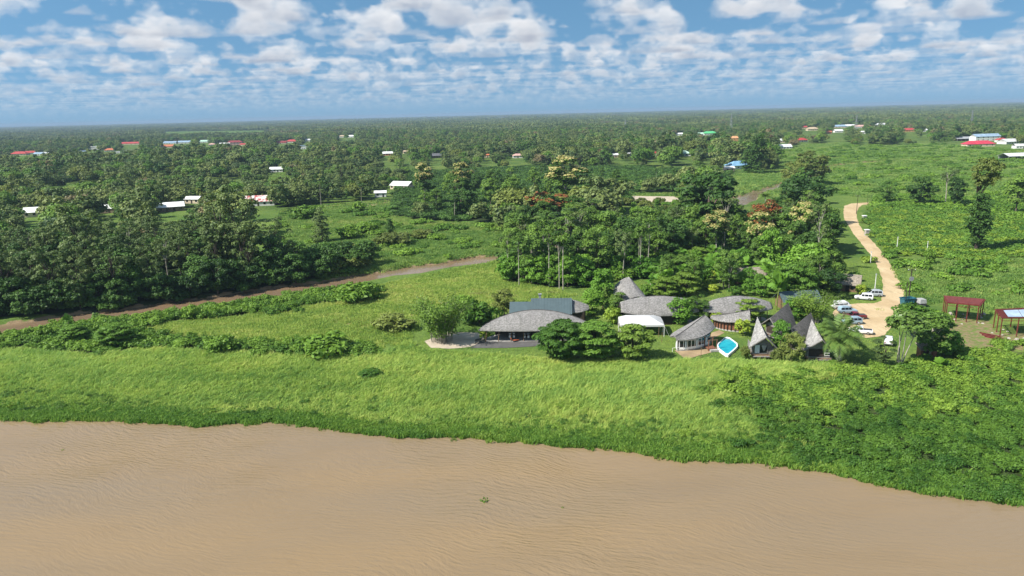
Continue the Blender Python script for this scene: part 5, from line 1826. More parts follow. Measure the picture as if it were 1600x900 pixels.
def gable(parent, L, D, h, hr, roofmat, wallmat, over=0.5, x0=0, y0=0, yr=0.0, nm='roof', th=0.12):
    w = MB()
    w.prism([(x0 - L / 2, y0 - D / 2), (x0 + L / 2, y0 - D / 2), (x0 + L / 2, y0 + D / 2), (x0 - L / 2, y0 + D / 2)], 0, h)
    for sx in (-1, 1):
        x = x0 + sx * (L / 2 - 0.003)
        w.add([(x, y0 - D / 2, h), (x, y0 + D / 2, h), (x, y0 + yr, hr - 0.1)], [(0, 1, 2), (2, 1, 0)])
    part(w, 'wall', wallmat, parent)
    r = MB()
    for sy in (-1, 1):
        a = Vector((0, y0 + yr, hr)); e = Vector((0, y0 + sy * (D / 2), h + 0.02)); d = (e - a); e = e + d.normalized() * over
        xs_ = (x0 - L / 2 - over, x0 + L / 2 + over)
        vs = [(xs_[0], a.y, a.z), (xs_[1], a.y, a.z), (xs_[1], e.y, e.z), (xs_[0], e.y, e.z)]
        vs += [(v[0], v[1], v[2] - th) for v in vs]
        f = [(0, 3, 2, 1), (4, 5, 6, 7), (3, 7, 6, 2), (0, 4, 7, 3), (1, 2, 6, 5)]
        r.add(vs, f if sy > 0 else [q[::-1] for q in f])
    return part(r, nm, roofmat, parent)


rf = gable(g, 9.0, 7.0, 2.9, 5.6, 'green_metal', 'wood_dark', x0=0.6)
part(MB().box((-2.2, 0.2, 5.9), (0.55, 0.55, 1.3)).box((-2.2, 0.2, 6.62), (0.85, 0.85, 0.12)), 'vent', 'steel', rf)
sm = MB()
for i in range(14):
    x = -3.9 + 9.0 * i / 13.0
    sm.tube((x, 0.0, 5.66), (x, -3.9, 2.66), 0.035, 0.035, 4)
part(sm, 'roof_seams', 'green_metal', rf)
wing = gable(g, 4.6, 6.0, 2.7, 4.6, 'green_metal', 'wood_dark', x0=-6.9, y0=0.6, nm='wing_roof')
w = MB()
fold_side(w, bez((5.5, 1.0, 5.0), (7.5, 0.9, 4.6), (9.6, 0.4, 3.7)), bez((5.4, -2.4, 2.6), (7.8, -2.6, 2.4), (9.9, -0.5, 2.9)), 9, 10, 0.25)
fold_side(w, bez((5.5, 1.0, 5.0), (7.5, 0.9, 4.6), (9.6, 0.4, 3.7)), bez((5.4, 3.0, 2.8), (7.6, 3.2, 2.6), (9.9, 0.7, 2.9)), 6, 10, 0.2, flip=True)
part(w, 'shingled_wing_roof', 'shingle', g)
part(MB().prism([(5.3, -1.8), (8.6, -1.8), (9.0, 0.4), (8.6, 2.2), (5.3, 2.2)], 0, 2.5), 'shingled_wing_wall', 'wood_dark', g)

# pointed roof rising behind the oval hall
pt_ = bld('pointed_house', 984, 486, 'tall pointed grey shingle roof behind the low rounded hall', 0.1)
w = MB()
rid_ = bez((1.4, -3.0, 4.6), (0.9, -0.4, 6.6), (0.6, 3.2, 8.2))
fold_side(w, rid_, bez((-3.2, -3.4, 2.4), (-5.4, 0.6, 3.6), (-3.0, 4.4, 5.6)), 14, 14, 0.55)
fold_side(w, rid_, bez((4.4, -3.2, 2.6), (5.2, 1.0, 3.2), (2.6, 4.0, 4.8)), 14, 14, 0.5, flip=True)
part(w, 'roof', 'shingle', pt_)
part(MB().prism([(-2.6, -2.2), (2.6, -2.2), (2.6, 2.4), (1.0, 3.4), (-1.0, 3.4), (-2.6, 2.4)], 0, 2.9), 'wall', 'wood_dark', pt_)

# white marquee
tn = bld('marquee', 1001, 519, 'white fabric party tent on the lawn behind the layered trees', -0.08)
c = MB()
ex, ey = 4.9, 3.3
ring = [(-ex, -ey), (0, -ey - 0.15), (ex, -ey), (ex + 0.1, 0), (ex, ey), (0, ey + 0.15), (-ex, ey), (-ex - 0.1, 0)]
mid = [(x * 0.66, y * 0.66, 3.5) for x, y in ring]
top = [(-1.9, 0, 3.95), (1.9, 0, 3.95)]
vs = [(x, y, 2.75) for x, y in ring] + mid + top + [(x, y, 2.35) for x, y in ring]
fs = [(i, (i + 1) % 8, 8 + (i + 1) % 8, 8 + i) for i in range(8)]
fs += [(8, 9, 16), (9, 17, 16), (9, 10, 17), (10, 11, 17), (11, 12, 17), (12, 13, 17), (13, 16, 17), (13, 14, 16), (14, 15, 16), (15, 8, 16)]
fs += [(18 + i, 18 + (i + 1) % 8, (i + 1) % 8, i) for i in range(8)]
c.add(vs, fs)
part(c, 'canopy', 'tent', tn)
for x, y in ring:
    part(MB().tube((x, y, 0), (x, y, 2.6), 0.06, 0.06, 6), 'pole', 'white', tn)
rp = MB()
for x in (ex,):
    for y in (-ey, 0, ey):
        rp.tube((x, y, 2.6), (x + 1.2, y, 0.0), 0.02, 0.02, 4)
part(rp, 'guy_ropes', 'white', tn)


# cottage with a swept two-leaf roof beside the pool
def swept_cottage(name, px, py, rz, label, s=1.0, glazed=True):
    b = bld(name, px, py, label, rz)
    w = MB()
    rid = bez((0.0, -5.6 * s, 3.3 * s), (0.1, -1.0 * s, 4.2 * s), (0.2, 4.6 * s, 6.0 * s))
    fold_side(w, rid, bez((-1.6 * s, -5.3 * s, 2.9 * s), (-4.4 * s, -1.5 * s, 2.5 * s), (-1.4 * s, 5.0 * s, 4.4 * s)), 8, 16, 0.25 * s)
    fold_side(w, rid, bez((0.5 * s, -5.9 * s, 2.8 * s), (4.8 * s, -2.0 * s, 2.6 * s), (2.6 * s, 5.2 * s, 3.6 * s)), 10, 16, 0.3 * s, flip=True)
    part(w, 'roof', 'shingle', b)
    rb = MB()
    for i in range(12):
        rb.tube(rid(i / 12) + Vector((0, 0, 0.05)), rid((i + 1) / 12) + Vector((0, 0, 0.05)), 0.10, 0.10, 5)
    part(rb, 'ridge_cap', 'shingle_cap_shade', b)
    # walls follow the roof's outline
    right = bez((0.2 * s, -5.0 * s, 0), (3.5 * s, -2.0 * s, 0), (2.3 * s, 4.2 * s, 0))
    left = bez((0.2 * s, -5.0 * s, 0), (-3.0 * s, -3.0 * s, 0), (-2.2 * s, 4.2 * s, 0))
    part(MB().prism([tuple(right(i / 12))[:2] for i in range(13)] + [tuple(left(1 - i / 12))[:2] for i in range(12)], 0.005, 0.32), 'plinth', 'concrete', b)
    core = MB().prism([tuple(right(i / 12) * 0.97)[:2] for i in range(13)] + [tuple(left(1 - i / 12) * 0.97)[:2] for i in range(12)], 0.32, 2.55 * s)
    part(core, 'wall', 'wood_dark' if glazed else 'wood_red', b)
    n = 9
    for side, cv in (('r', right), ('l', left)):
        for i in range(n):
            p, q = cv(0.04 + 0.9 * i / n), cv(0.04 + 0.9 * (i + 1) / n)
            d = q - p; m = (p + q) / 2
            ang = math.atan2(d.y, d.x)
            if glazed:
                fr = part(MB().box((0, 0, 0), (d.length, 0.05, 2.0 * s)), 'window', 'glass' if (side == 'r' or i > 2) else 'white', b)
                fr.location = (m.x, m.y, 0.34 + 1.02 * s); fr.rotation_euler = (0, 0, ang)
                part(MB().box((-d.length / 2, 0, 0), (0.13, 0.13, 2.1 * s)).box((0, 0, 0.95 * s), (d.length, 0.1, 0.1)).box((0, 0, -0.75 * s), (d.length * 0.98, 0.09, 0.5 * s)), 'frame', 'white', fr)
                if i % 3 == 1:
                    part(MB().box((0.05, 0.06 if side == 'l' else -0.06, -0.05), (d.length * 0.4, 0.02, 1.7 * s)), 'curtain', 'curtain', fr)
            else:
                po = part(MB().tube((p.x * 1.05, p.y * 1.05, 0.3), (p.x * 1.05, p.y * 1.05, 2.5 * s), 0.1, 0.1, 6), 'post', 'wood_dark', b)
    return b


swept_cottage('pool_cottage', 1079, 540, -0.86, 'white-framed glazed cottage with swept two-leaf shingle roof beside the pool')
swept_cottage('small_cottage', 1143, 514, -2.0, 'small brown cottage with pointed curved roof behind the pool', 0.82, False)


# steep huts whose ridge climbs to a tall peak at the back
def peak_hut(name, px, py, rz, label, front='window', s=1.0, mat='shingle', apex=7.4):
    b = bld(name, px, py, label, rz)
    P1 = Vector((0.15, -1.3, 4.9)) * s; P2 = Vector((-0.55, 4.6, apex)) * s
    w = MB()
    fold_side(w, lambda t: P1.lerp(P2, t), lambda t: (Vector((-3.1, -0.9, 2.45)) * s).lerp(Vector((-1.3, 5.0, 2.9)) * s, t), 13, 8, 0.1)
    part(w, 'roof', 'shingle_sunlit' if mat == 'shingle' else mat, b)  # sunward side of pale-fronted huts: sunlight painted as a paler tone
    w = MB()
    fold_side(w, lambda t: P1.lerp(P2, t), lambda t: (Vector((3.1, -0.9, 1.7)) * s).lerp(Vector((2.0, 5.0, 2.6)) * s, t), 13, 8, 0.1, flip=True)
    part(w, 'roof_side', 'shingle_cap_shade', b, label='roof side with shade painted in as darker shingles')  # side away from the sun: shade painted as a darker tone
    bg = MB()
    for e in (Vector((-3.1, -0.9, 2.45)) * s, Vector((3.1, -0.9, 1.7)) * s):
        bg.tube(P1 + Vector((0, -0.04, -0.05)), e + Vector((0, -0.04, -0.05)), 0.11 * s, 0.11 * s, 4)
    part(bg, 'barge_board', 'wood_grey', b)
    hw = 2.2 * s; fz = 0.75 * s
    wl = MB()
    pts = [(-hw, fz), (hw, fz), (hw, 2.15 * s), (0.1 * s, 4.35 * s), (-hw, 2.75 * s)]
    wl.add([(x, 0.0, z) for x, z in pts] + [(x, 0.1, z) for x, z in pts], [(0, 1, 2, 3, 4), (9, 8, 7, 6, 5)] + [(i, 5 + i, 5 + (i + 1) % 5, (i + 1) % 5) for i in range(5)])
    part(wl, 'front_wall', 'wood_grey', b)
    sw = MB().box((-hw + 0.05, 2.3 * s, fz + 0.85 * s), (0.1, 4.4 * s, 1.7 * s)).box((hw - 0.05, 2.3 * s, fz + 0.65 * s), (0.1, 4.4 * s, 1.3 * s)).box((0, 4.5 * s, fz + 1.2 * s), (3.0 * s, 0.1, 2.4 * s))
    part(sw, 'side_walls', 'wood_grey', b)
    part(MB().box((0, 1.9 * s, fz - 0.12), (2 * hw + 0.3, 5.4 * s, 0.22)), 'floor', 'wood', b)
    for i in range(7):
        z = fz + 0.12 + i * 0.25 * s
        part(MB().box((0, -0.02, z), (2 * hw - 0.04, 0.05, 0.17 * s)), 'plank', 'wood_grey', b)
    for sx in (-1, 1):
        for y in (-0.5, 1.9, 4.2):
            part(MB().tube((sx * hw * 0.93, y * s, 0), (sx * hw * 0.93, y * s, fz - 0.2), 0.14, 0.12, 7), 'post', 'concrete', b)
    if front == 'window':
        wd = part(MB().box((0, 0, 0), (2.5 * s, 0.06, 1.75 * s)), 'window', 'glass', b)
        wd.location = (-0.55 * s, -0.09, fz + 1.15 * s)
        part(MB().box((-0.72 * s, -0.06, 0), (0.95 * s, 0.04, 1.68 * s)), 'pale_curtain', 'curtain', wd)
        cu = MB(); cu.add([(0.12 * s, -0.07, 0.8 * s), (1.15 * s, -0.07, 0.8 * s), (0.75 * s, -0.07, -0.35 * s), (0.5 * s, -0.07, -0.35 * s)], [(0, 1, 2, 3), (3, 2, 1, 0)])
        part(cu, 'tied_curtain', 'white', wd)
        part(MB().box((0, -0.04, 0.92 * s), (2.7 * s, 0.1, 0.09)).box((0, -0.04, -0.92 * s), (2.7 * s, 0.1, 0.09)).box((-1.3 * s, -0.04, 0), (0.09, 0.1, 1.8 * s)).box((1.3 * s, -0.04, 0), (0.09, 0.1, 1.8 * s)), 'frame', 'wood_grey', wd)
    else:
        op = part(MB().box((0, 0, 0), (2.9 * s, 0.06, 1.6 * s)), 'porch_shade_panel', 'wood_dark', b, label='flat dark panel painting the shade of the porch')  # thin dark board in front of the wall, painted shade of the porch
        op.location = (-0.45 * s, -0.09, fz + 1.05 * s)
        wd = part(MB().box((0, 0, 0), (0.9 * s, 0.06, 1.1 * s)), 'window', 'glass', b)
        wd.location = (1.62 * s, -0.09, fz + 1.0 * s)
        part(MB().box((0, -0.04, 0.0), (0.95 * s, 0.06, 0.09)).box((0, -0.04, 0.5 * s), (1.0 * s, 0.06, 0.09)).box((0, -0.04, -0.5 * s), (1.0 * s, 0.06, 0.09)).box((-0.48 * s, -0.04, 0), (0.09, 0.06, 1.1 * s)), 'frame', 'white', wd)
    dk = part(MB().box((0, -0.75 * s, fz - 0.14), (2 * hw, 1.0 * s, 0.12)), 'deck', 'wood_grey', b)
    rl = MB()
    rail(rl, (-hw, -1.2 * s, fz + 0.4), (hw, -1.2 * s, fz + 0.4), 0.05)
    for i in range(6):
        x = -hw + 2 * hw * i / 5
        rail(rl, (x, -1.2 * s, fz - 0.1), (x, -1.2 * s, fz + 0.4), 0.04)
    if front != 'window':
        part(rl, 'railing', 'wood_grey', dk)
    return b


peak_hut('peaked_hut', 1192, 559, -0.12, 'pale-fronted hut with steep peaked roof and curtained window, right of the pool', 'window')
peak_hut('peaked_hut', 1278, 564, -0.14, 'pale-fronted hut with steep peaked roof and dark porch, beside the coconut palm', 'porch')
peak_hut('peaked_hut', 1207, 528, -1.15, 'dark steep hut roof behind the yellow-green tree, nearer the pool', 'porch', 0.98, 'shingle_cap_shade', 7.6)  # this hut and the next: roof shade painted into the colour all round
peak_hut('peaked_hut', 1240, 546, -1.2, 'dark steep hut roof between the two pale-fronted huts, nearer the palm', 'porch', 0.98, 'shingle_cap_shade', 7.6)

# roofs deeper in the garden
for px, py, L_, mt, lab, rz in [(1076, 432, 6.0, 'shingle_tan', 'tan shingle roof in the back garden, left of its twin', 0.2), (1170, 440, 10.5, 'shingle_tan', 'wide tan shingle roof in the back garden, behind the second oval hall', -0.1),
                                (1322, 452, 6.0, 'shingle_tan', 'tan roof corner under the dark round tree by the parked cars', -0.5), (1245, 480, 9.0, 'green_metal', 'dark blue-green roof behind the steep huts', 0.1)]:
    b = bld('garden_house', px, py, lab, rz)
    r_ = gable(b, L_, 5.5, 2.4, 4.4, mt, 'wood', 0.7)
    part(MB().box((0.4, -2.78, 1.05), (0.9, 0.06, 2.05)), 'door', 'wood_dark', b)
    for sx in (-1, 1):
        part(MB().box((sx * L_ * 0.3, -2.78, 1.4), (1.0, 0.06, 1.0)), 'window', 'glass', b)

# pool
pool_px = [(1119, 540), (1121, 536), (1131, 527), (1136, 525.5), (1141, 527), (1153, 536), (1154, 541), (1147, 548), (1138, 555.5), (1134, 555), (1122, 546)]
pc = gp(1137, 541)
pl = tag(empty('swimming_pool', (pc.x, pc.y, 0)), 'leaf-shaped swimming pool with white rim and turquoise water', 'pool')
out_ = [(gp(a, b, 0.55) - Vector((pc.x, pc.y, 0))) * 0.94 for a, b in pool_px][::-1]
inn = [Vector((v.x * 0.89, v.y * 0.89, 0)) for v in out_]
n = len(out_)
r_ = MB()
r_.add([(v.x, v.y, 0) for v in out_] + [(v.x, v.y, 0.55) for v in out_] + [(v.x, v.y, 0.55) for v in inn] + [(v.x, v.y, 0.08) for v in inn],
       [(i, (i + 1) % n, n + (i + 1) % n, n + i) for i in range(n)] + [(n + i, n + (i + 1) % n, 2 * n + (i + 1) % n, 2 * n + i) for i in range(n)] + [(2 * n + i, 2 * n + (i + 1) % n, 3 * n + (i + 1) % n, 3 * n + i) for i in range(n)])
part(r_, 'rim', 'white', pl)
wm, t, bs = bsdf('pool_water')
po_ = t.new('ShaderNodeNewGeometry').outputs['Position']
t.put(bs.inputs['Base Color'], t.mix(t.ramp(t.noise(po_, 1.2, 3), 0.3, 0.7), (0.0, 0.27, 0.34), (0.015, 0.37, 0.43)))
bs.inputs['Roughness'].default_value = 0.06
bump(t, bs, t.noise(po_, 2.5, 2), 0.3, 0.03)
mb = MB(); mb.add([(v.x * 1.003, v.y * 1.003, 0.42) for v in inn], [tuple(range(n))])
part(mb, 'water', wm, pl)
mb = MB(); mb.prism([(v.x, v.y) for v in [Vector((q.x * 0.82, q.y * 0.82 + 0.0, 0)) for q in out_] if v.y > 2.2 * 0.55], 0.2, 0.47)
part(mb, 'shelf', 'concrete', pl)

# wooden frame with benches at the pool steps
p = gp(1110, 546)
pg = tag(empty('pool_pergola', (p.x, p.y, 0), 0.12), 'open wooden post frame with bench beside the pool steps', 'pergola')
for x in (-0.9, 0.9):
    for y in (-1.1, 1.1):
        part(MB().box((x, y, 1.2), (0.14, 0.14, 2.4)), 'post', 'wood_red', pg)
for y in (-1.1, 1.1):
    part(MB().box((0, y, 2.45), (2.2, 0.12, 0.12)), 'beam', 'wood', pg)
part(MB().box((0, 0, 0.45), (1.9, 2.1, 0.1)), 'platform', 'wood_red', pg)
part(MB().box((0.3, -1.5, 0.25), (1.9, 0.7, 0.4)), 'step', 'concrete', pg)
# low pipe fence by the cottage
p = gp(1058, 549)
fn = tag(empty('pipe_fence', (p.x, p.y, 0), 0.25), 'low white pipe fence in front of the glazed cottage', 'fence')
for i in range(3):
    part(MB().tube((-1.1 + i * 1.1, 0, 0), (-1.1 + i * 1.1, 0, 0.9), 0.05, 0.05, 6), 'post', 'white', fn)
part(MB().tube((-1.1, 0, 0.85), (1.1, 0, 0.85), 0.045, 0.045, 6), 'rail', 'white', fn)
for px, py, lab in [(1095, 559, 'thin wooden stake on the paved yard near the pool'), (1029, 526, 'thin dark stake on the lawn right of the white tent'), (1034, 535, 'thin dark stake on the lawn before the glazed cottage')]:
    p = gp(px, py)
    st = tag(empty('stake', (p.x, p.y, 0)), lab, 'post')
    part(MB().tube((0, 0, 0), (0.04, 0, 2.2), 0.06, 0.045, 6).box((0.04, 0, 2.2), (0.16, 0.16, 0.06)), 'pole', 'wood', st)


# ------------------------------------------------------------------ parked vehicles
def wheel(parent, x, y, r=0.34, wd=0.22):
    o = part(MB().tube((0, -wd / 2, 0), (0, wd / 2, 0), r, r, 14), 'wheel', 'rubber', parent)
    o.location = (x, y, r)
    part(MB().tube((0, -wd / 2 - 0.012, 0), (0, wd / 2 + 0.012, 0), r * 0.62, r * 0.62, 10), 'rim', 'chrome', o)
    return o


def loft(sections):
    """closed body through cross-sections given as (x, half width at sill, half width at shoulder, half width on top, z sill, z shoulder, z top)"""
    mb = MB()
    vs, fs = [], []
    for x, a, b, c, z0, z1, z2 in sections:
        vs += [(x, -a, z0), (x, -b, (z0 * 0.35 + z1 * 0.65)), (x, -b * 0.97, z1), (x, -c, z2 - 0.03), (x, -c * 0.8, z2), (x, c * 0.8, z2), (x, c, z2 - 0.03), (x, b * 0.97, z1), (x, b, (z0 * 0.35 + z1 * 0.65)), (x, a, z0)]
    k = 10
    for i in range(len(sections) - 1):
        for j in range(k):
            fs.append((i * k + j, i * k + (j + 1) % k, (i + 1) * k + (j + 1) % k, (i + 1) * k + j))
    fs.append(tuple(range(k))[::-1]); fs.append(tuple((len(sections) - 1) * k + j for j in range(k)))
    return mb.add(vs, fs)


def car(kind, px, py, rz, colour, label, sc=1.0):
    p = gp(px, py)
    b = tag(empty({'suv': 'parked_car', 'pickup': 'pickup_truck', 'van': 'parked_van'}[kind], (p.x, p.y, 0.035), rz, sc), label, {'suv': 'car', 'pickup': 'pickup', 'van': 'van'}[kind])
    m = bpy.data.materials.get('paint_' + colour[0]) or plain('paint_' + colour[0], colour[1], 0.28, 0.05, 1.0, spec=0.6)
    hw = 0.9
    if kind == 'suv':
        secs = [(-2.25, .74, .8, .62, .42, .95, 1.0), (-2.15, .8, .88, .66, .34, .98, 1.52), (-1.6, .82, hw, .68, .32, 1.0, 1.72), (-0.3, .82, hw, .7, .3, 1.0, 1.75), (0.35, .82, hw, .66, .3, .99, 1.66), (1.05, .82, hw, .72, .3, .98, 1.02), (1.9, .8, .87, .68, .34, .86, .92), (2.2, .7, .76, .6, .42, .74, .78)]
        glass = [((0.42, 1.0), (1.6, 1.06), .60), ((-2.13, -2.2), (1.46, 1.05), .62)]
        sides = [(-1.95, -1.1), (-1.0, -0.2), (-0.1, 0.55)]
        z0, z1 = 1.06, 1.56
    elif kind == 'van':
        secs = [(-2.4, .8, .86, .7, .4, 1.05, 1.9), (-2.3, .82, .9, .74, .34, 1.1, 1.98), (0.9, .82, .9, .74, .3, 1.1, 2.0), (1.45, .82, .9, .7, .3, 1.08, 1.72), (1.95, .8, .88, .7, .32, 1.0, 1.1), (2.35, .74, .8, .62, .4, .85, .9)]
        glass = [((1.42, 1.95), (1.72, 1.14), .66), ((-2.42, -2.42), (1.75, 1.2), .6)]
        sides = [(-2.1, -1.0), (-0.9, 0.1), (0.2, 1.2)]
        z0, z1 = 1.2, 1.75
    else:
        secs = [(-2.6, .78, .84, .8, .5, .95, 1.0), (-2.5, .82, .88, .84, .46, .98, 1.05), (-0.62, .82, .9, .84, .36, 1.0, 1.06), (-0.58, .82, .9, .66, .34, 1.0, 1.68), (0.25, .82, .9, .68, .34, 1.0, 1.72), (0.5, .82, .9, .66, .34, 1.0, 1.66), (1.15, .82, .9, .72, .34, .98, 1.04), (2.1, .8, .88, .7, .38, .92, .98), (2.45, .72, .78, .62, .44, .8, .84)]
        glass = [((0.55, 1.1), (1.62, 1.08), .6), ((-0.63, -0.63), (1.6, 1.15), .55)]
        sides = [(-0.5, 0.1), (0.18, 0.72)]
        z0, z1 = 1.1, 1.56
    part(loft(secs), 'body', m, b)
    for i, ((xa, xb), (za, zb), w_) in enumerate(glass):
        off = 0.03 if i == 0 else -0.03
        mb_ = MB().add([(xa + off, -w_, za), (xa + off, w_, za), (xb + off, w_ * 1.12, zb), (xb + off, -w_ * 1.12, zb)], [(0, 1, 2, 3), (3, 2, 1, 0)])
        part(mb_, 'windscreen' if i == 0 else 'rear_window', 'glass', b)
    for xa, xb in sides:
        for sy in (-1, 1):
            y0 = sy * (0.885 if kind != 'van' else 0.885); y1 = sy * 0.74
            mb_ = MB().add([(xa, y0, z0), (xb, y0, z0), (xb - (0.12 if xb > 0.4 else 0), y1, z1), (xa + (0.08 if xa < -1.5 else 0), y1, z1)], [(0, 1, 2, 3), (3, 2, 1, 0)])
            part(mb_, 'side_window', 'glass', b)
    wx = {'suv': (-1.35, 1.35), 'van': (-1.5, 1.5), 'pickup': (-1.65, 1.5)}[kind]
    for x in wx:
        for sy in (-1, 1):
            wheel(b, x, sy * 0.78)
    xf = secs[-1][0]; xr = secs[0][0]
    for sy in (-1, 1):
        part(MB().box((xf - 0.06, sy * 0.58, 0.72), (0.16, 0.3, 0.14)), 'headlight', 'lamp_clear', b)
        part(MB().box((xr + 0.04, sy * 0.66, 0.86), (0.14, 0.16, 0.26)), 'tail_light', 'lamp_red', b)
    part(MB().box((xf + 0.0, 0, 0.5), (0.14, 1.4, 0.16)), 'bumper', 'steel_dark', b)
    part(MB().box((xr - 0.0, 0, 0.52), (0.14, 1.5, 0.16)), 'bumper', 'steel_dark', b)
    if kind == 'pickup':
        part(MB().box((-1.56, 0, 1.075), (1.75, 1.36, 0.02)), 'load_bed', 'steel_dark', b)
    elif kind == 'suv':
        rr_ = MB()
        for sy in (-1, 1):
            rr_.tube((-1.6, sy * 0.6, 1.80), (0.1, sy * 0.6, 1.80), 0.03, 0.03, 4)
        part(rr_, 'roof_rails', 'steel', b)
    return b


WHT = ('white', (0.76, 0.77, 0.78)); SIL = ('silver', (0.42, 0.45, 0.48)); RED = ('red', (0.16, 0.018, 0.025)); BLU = ('pale_blue', (0.30, 0.42, 0.50))
car('suv', 1349, 468, 2.75, WHT, 'white car parked nose out, left of the silver one under the trees')
car('suv', 1364, 462.5, 2.85, SIL, 'silver car with dark rear parked behind the white one')
car('van', 1314, 482, 0.1, WHT, 'white van parked by the feathery shrub')
car('suv', 1324, 489, 0.0, BLU, 'pale blue car between the white van and the red pickup')
car('pickup', 1335, 498, 3.1, RED, 'dark red pickup on the sand car park')
car('suv', 1330, 506, 3.1, BLU, 'pale blue car below the red pickup')
car('pickup', 1343, 521, 2.75, WHT, 'white pickup nearest the coconut palm')
car('suv', 1388, 537, 1.08, WHT, 'white car half hidden behind the white-stemmed tree')

# rubbish container and covered trailer by the road
p = gp(1417, 478)
dm = tag(empty('rubbish_container', (p.x, p.y, 0), 0.15), 'blue-green rubbish container beside the power pole', 'container')
mm = plain('container_blue', (0.03, 0.13, 0.17), 0.5, 0.3, 1.5)
bx_ = MB()
bx_.add([(-1.3, -0.8, 0.25), (1.3, -0.8, 0.25), (1.3, 0.8, 0.25), (-1.3, 0.8, 0.25), (-1.6, -0.95, 2.2), (1.6, -0.95, 2.2), (1.6, 0.95, 2.2), (-1.6, 0.95, 2.2)], [(3, 2, 1, 0), (0, 1, 5, 4), (1, 2, 6, 5), (2, 3, 7, 6), (3, 0, 4, 7)])
part(bx_, 'bin', mm, dm)
part(MB().box((0, -1.0, 2.12), (3.3, 0.12, 0.16)).box((0, 1.0, 2.12), (3.3, 0.12, 0.16)).box((-1.65, 0, 2.12), (0.12, 2.1, 0.16)).box((1.65, 0, 2.12), (0.12, 2.1, 0.16)), 'edge', mm, dm)
for i in range(4):
    part(MB().box((-1.05 + 0.7 * i, -0.92, 1.2), (0.1, 0.12, 1.7)), 'stiffener', mm, dm)
for sx in (-1, 1):
    for sy in (-1, 1):
        part(MB().box((sx * 1.1, sy * 0.6, 0.125), (0.25, 0.25, 0.25)), 'foot', 'steel_dark', dm)
p = gp(1438, 479)
tr_ = tag(empty('covered_trailer', (p.x, p.y, 0), 0.1), 'small grey covered trailer parked on the grass beside the rubbish container', 'trailer')
part(MB().box((0, 0, 0.75), (1.7, 2.0, 0.5)), 'bed', 'steel_dark', tr_)
part(MB().box((0, 0, 1.55), (1.75, 2.1, 1.0), taper=0.86), 'cover', plain('canvas_grey', (0.36, 0.36, 0.35)), tr_)
for sx in (-1, 1):
    o = part(MB().tube((-0.11, 0, 0), (0.11, 0, 0), 0.32, 0.32, 12), 'wheel', 'rubber', tr_)
    o.location = (sx * 0.98, 0, 0.32)
part(MB().tube((0, -1.0, 0.6), (0, -2.0, 0.5), 0.05, 0.05, 5).tube((0, -1.9, 0.0), (0, -1.9, 0.52), 0.05, 0.05, 5), 'drawbar', 'steel_dark', tr_)


# ------------------------------------------------------------------ poles and road furniture
def power_pole(px, py, top, label, arm=True, r=0.16, mat='wood_dark', sign=False):
    p = gp(px, py)
    h = top_height(p, top)
    b = tag(empty('power_pole', (p.x, p.y, 0)), label, 'pole')
    part(MB().tube((0, 0, -0.2), (0, 0, h), r, r * 0.7, 8), 'post', mat, b)
    if arm:
        part(MB().box((0, 0, h - 0.35), (2.0, 0.12, 0.14)), 'cross_arm', mat, b)
        for x in (-0.85, 0, 0.85):
            part(MB().tube((x, 0, h - 0.28), (x, 0, h - 0.05), 0.07, 0.05, 6), 'insulator', 'white', b)
    if sign:
        part(MB().tube((0, -0.3, h * 0.72), (0, -0.24, h * 0.72), 0.62, 0.62, 16), 'disc', 'steel', b)
    return b


power_pole(1419, 474, 420, 'dark power pole with cross-arm and round grey disc beside the container', sign=True)
power_pole(1414, 478, 440, 'shorter dark pole just left of the cross-arm power pole', False, 0.12)
power_pole(1338, 334, 305, 'thin power pole at the road bend', True, 0.14)
power_pole(1355, 318, 306, 'short thin pole beyond the road bend', False, 0.1)
for i, (px, py, top, lab) in enumerate([(1367, 451, 429, 'white lamp post nearest the parked cars, left of the road'), (1360, 411, 394, 'white lamp post farther up the left side of the road'), (1401, 391, 371, 'pale lamp post on the grass right of the road'),
                                       (1448, 396, 378, 'pale lamp post at the edge of the bush field')]):
    p = gp(px, py); h = top_height(p, top)
    b = tag(empty('lamp_post', (p.x, p.y, 0)), lab, 'lamp post')
    part(MB().tube((0, 0, 0), (0, 0, h), 0.11, 0.08, 7), 'post', 'white', b)
    part(MB().tube((0, 0, h), (0, 0, h + 0.12), 0.26, 0.2, 8).tube((0, 0, h + 0.12), (0, 0, h + 0.3), 0.2, 0.05, 8), 'lamp_head', 'steel', b)
    part(MB().box((0, 0, 0.1), (0.4, 0.4, 0.2)), 'foot', 'concrete', b)
for px, py, top, lab in [(1350, 345, 336, 'white gate pillar farther from the car park'), (1354, 368, 359, 'white gate pillar nearer the car park')]:
    p = gp(px, py)
    b = tag(empty('gate_pillar', (p.x, p.y, 0)), lab, 'pillar')
    part(MB().box((0, 0, 1.1), (1.3, 1.3, 2.2)), 'shaft', 'concrete', b)
    part(MB().box((0, 0, 2.3), (1.7, 1.7, 0.22)), 'cap', 'white', b)
    part(MB().box((0, 0, 0.12), (1.6, 1.6, 0.24)), 'base', 'concrete', b)


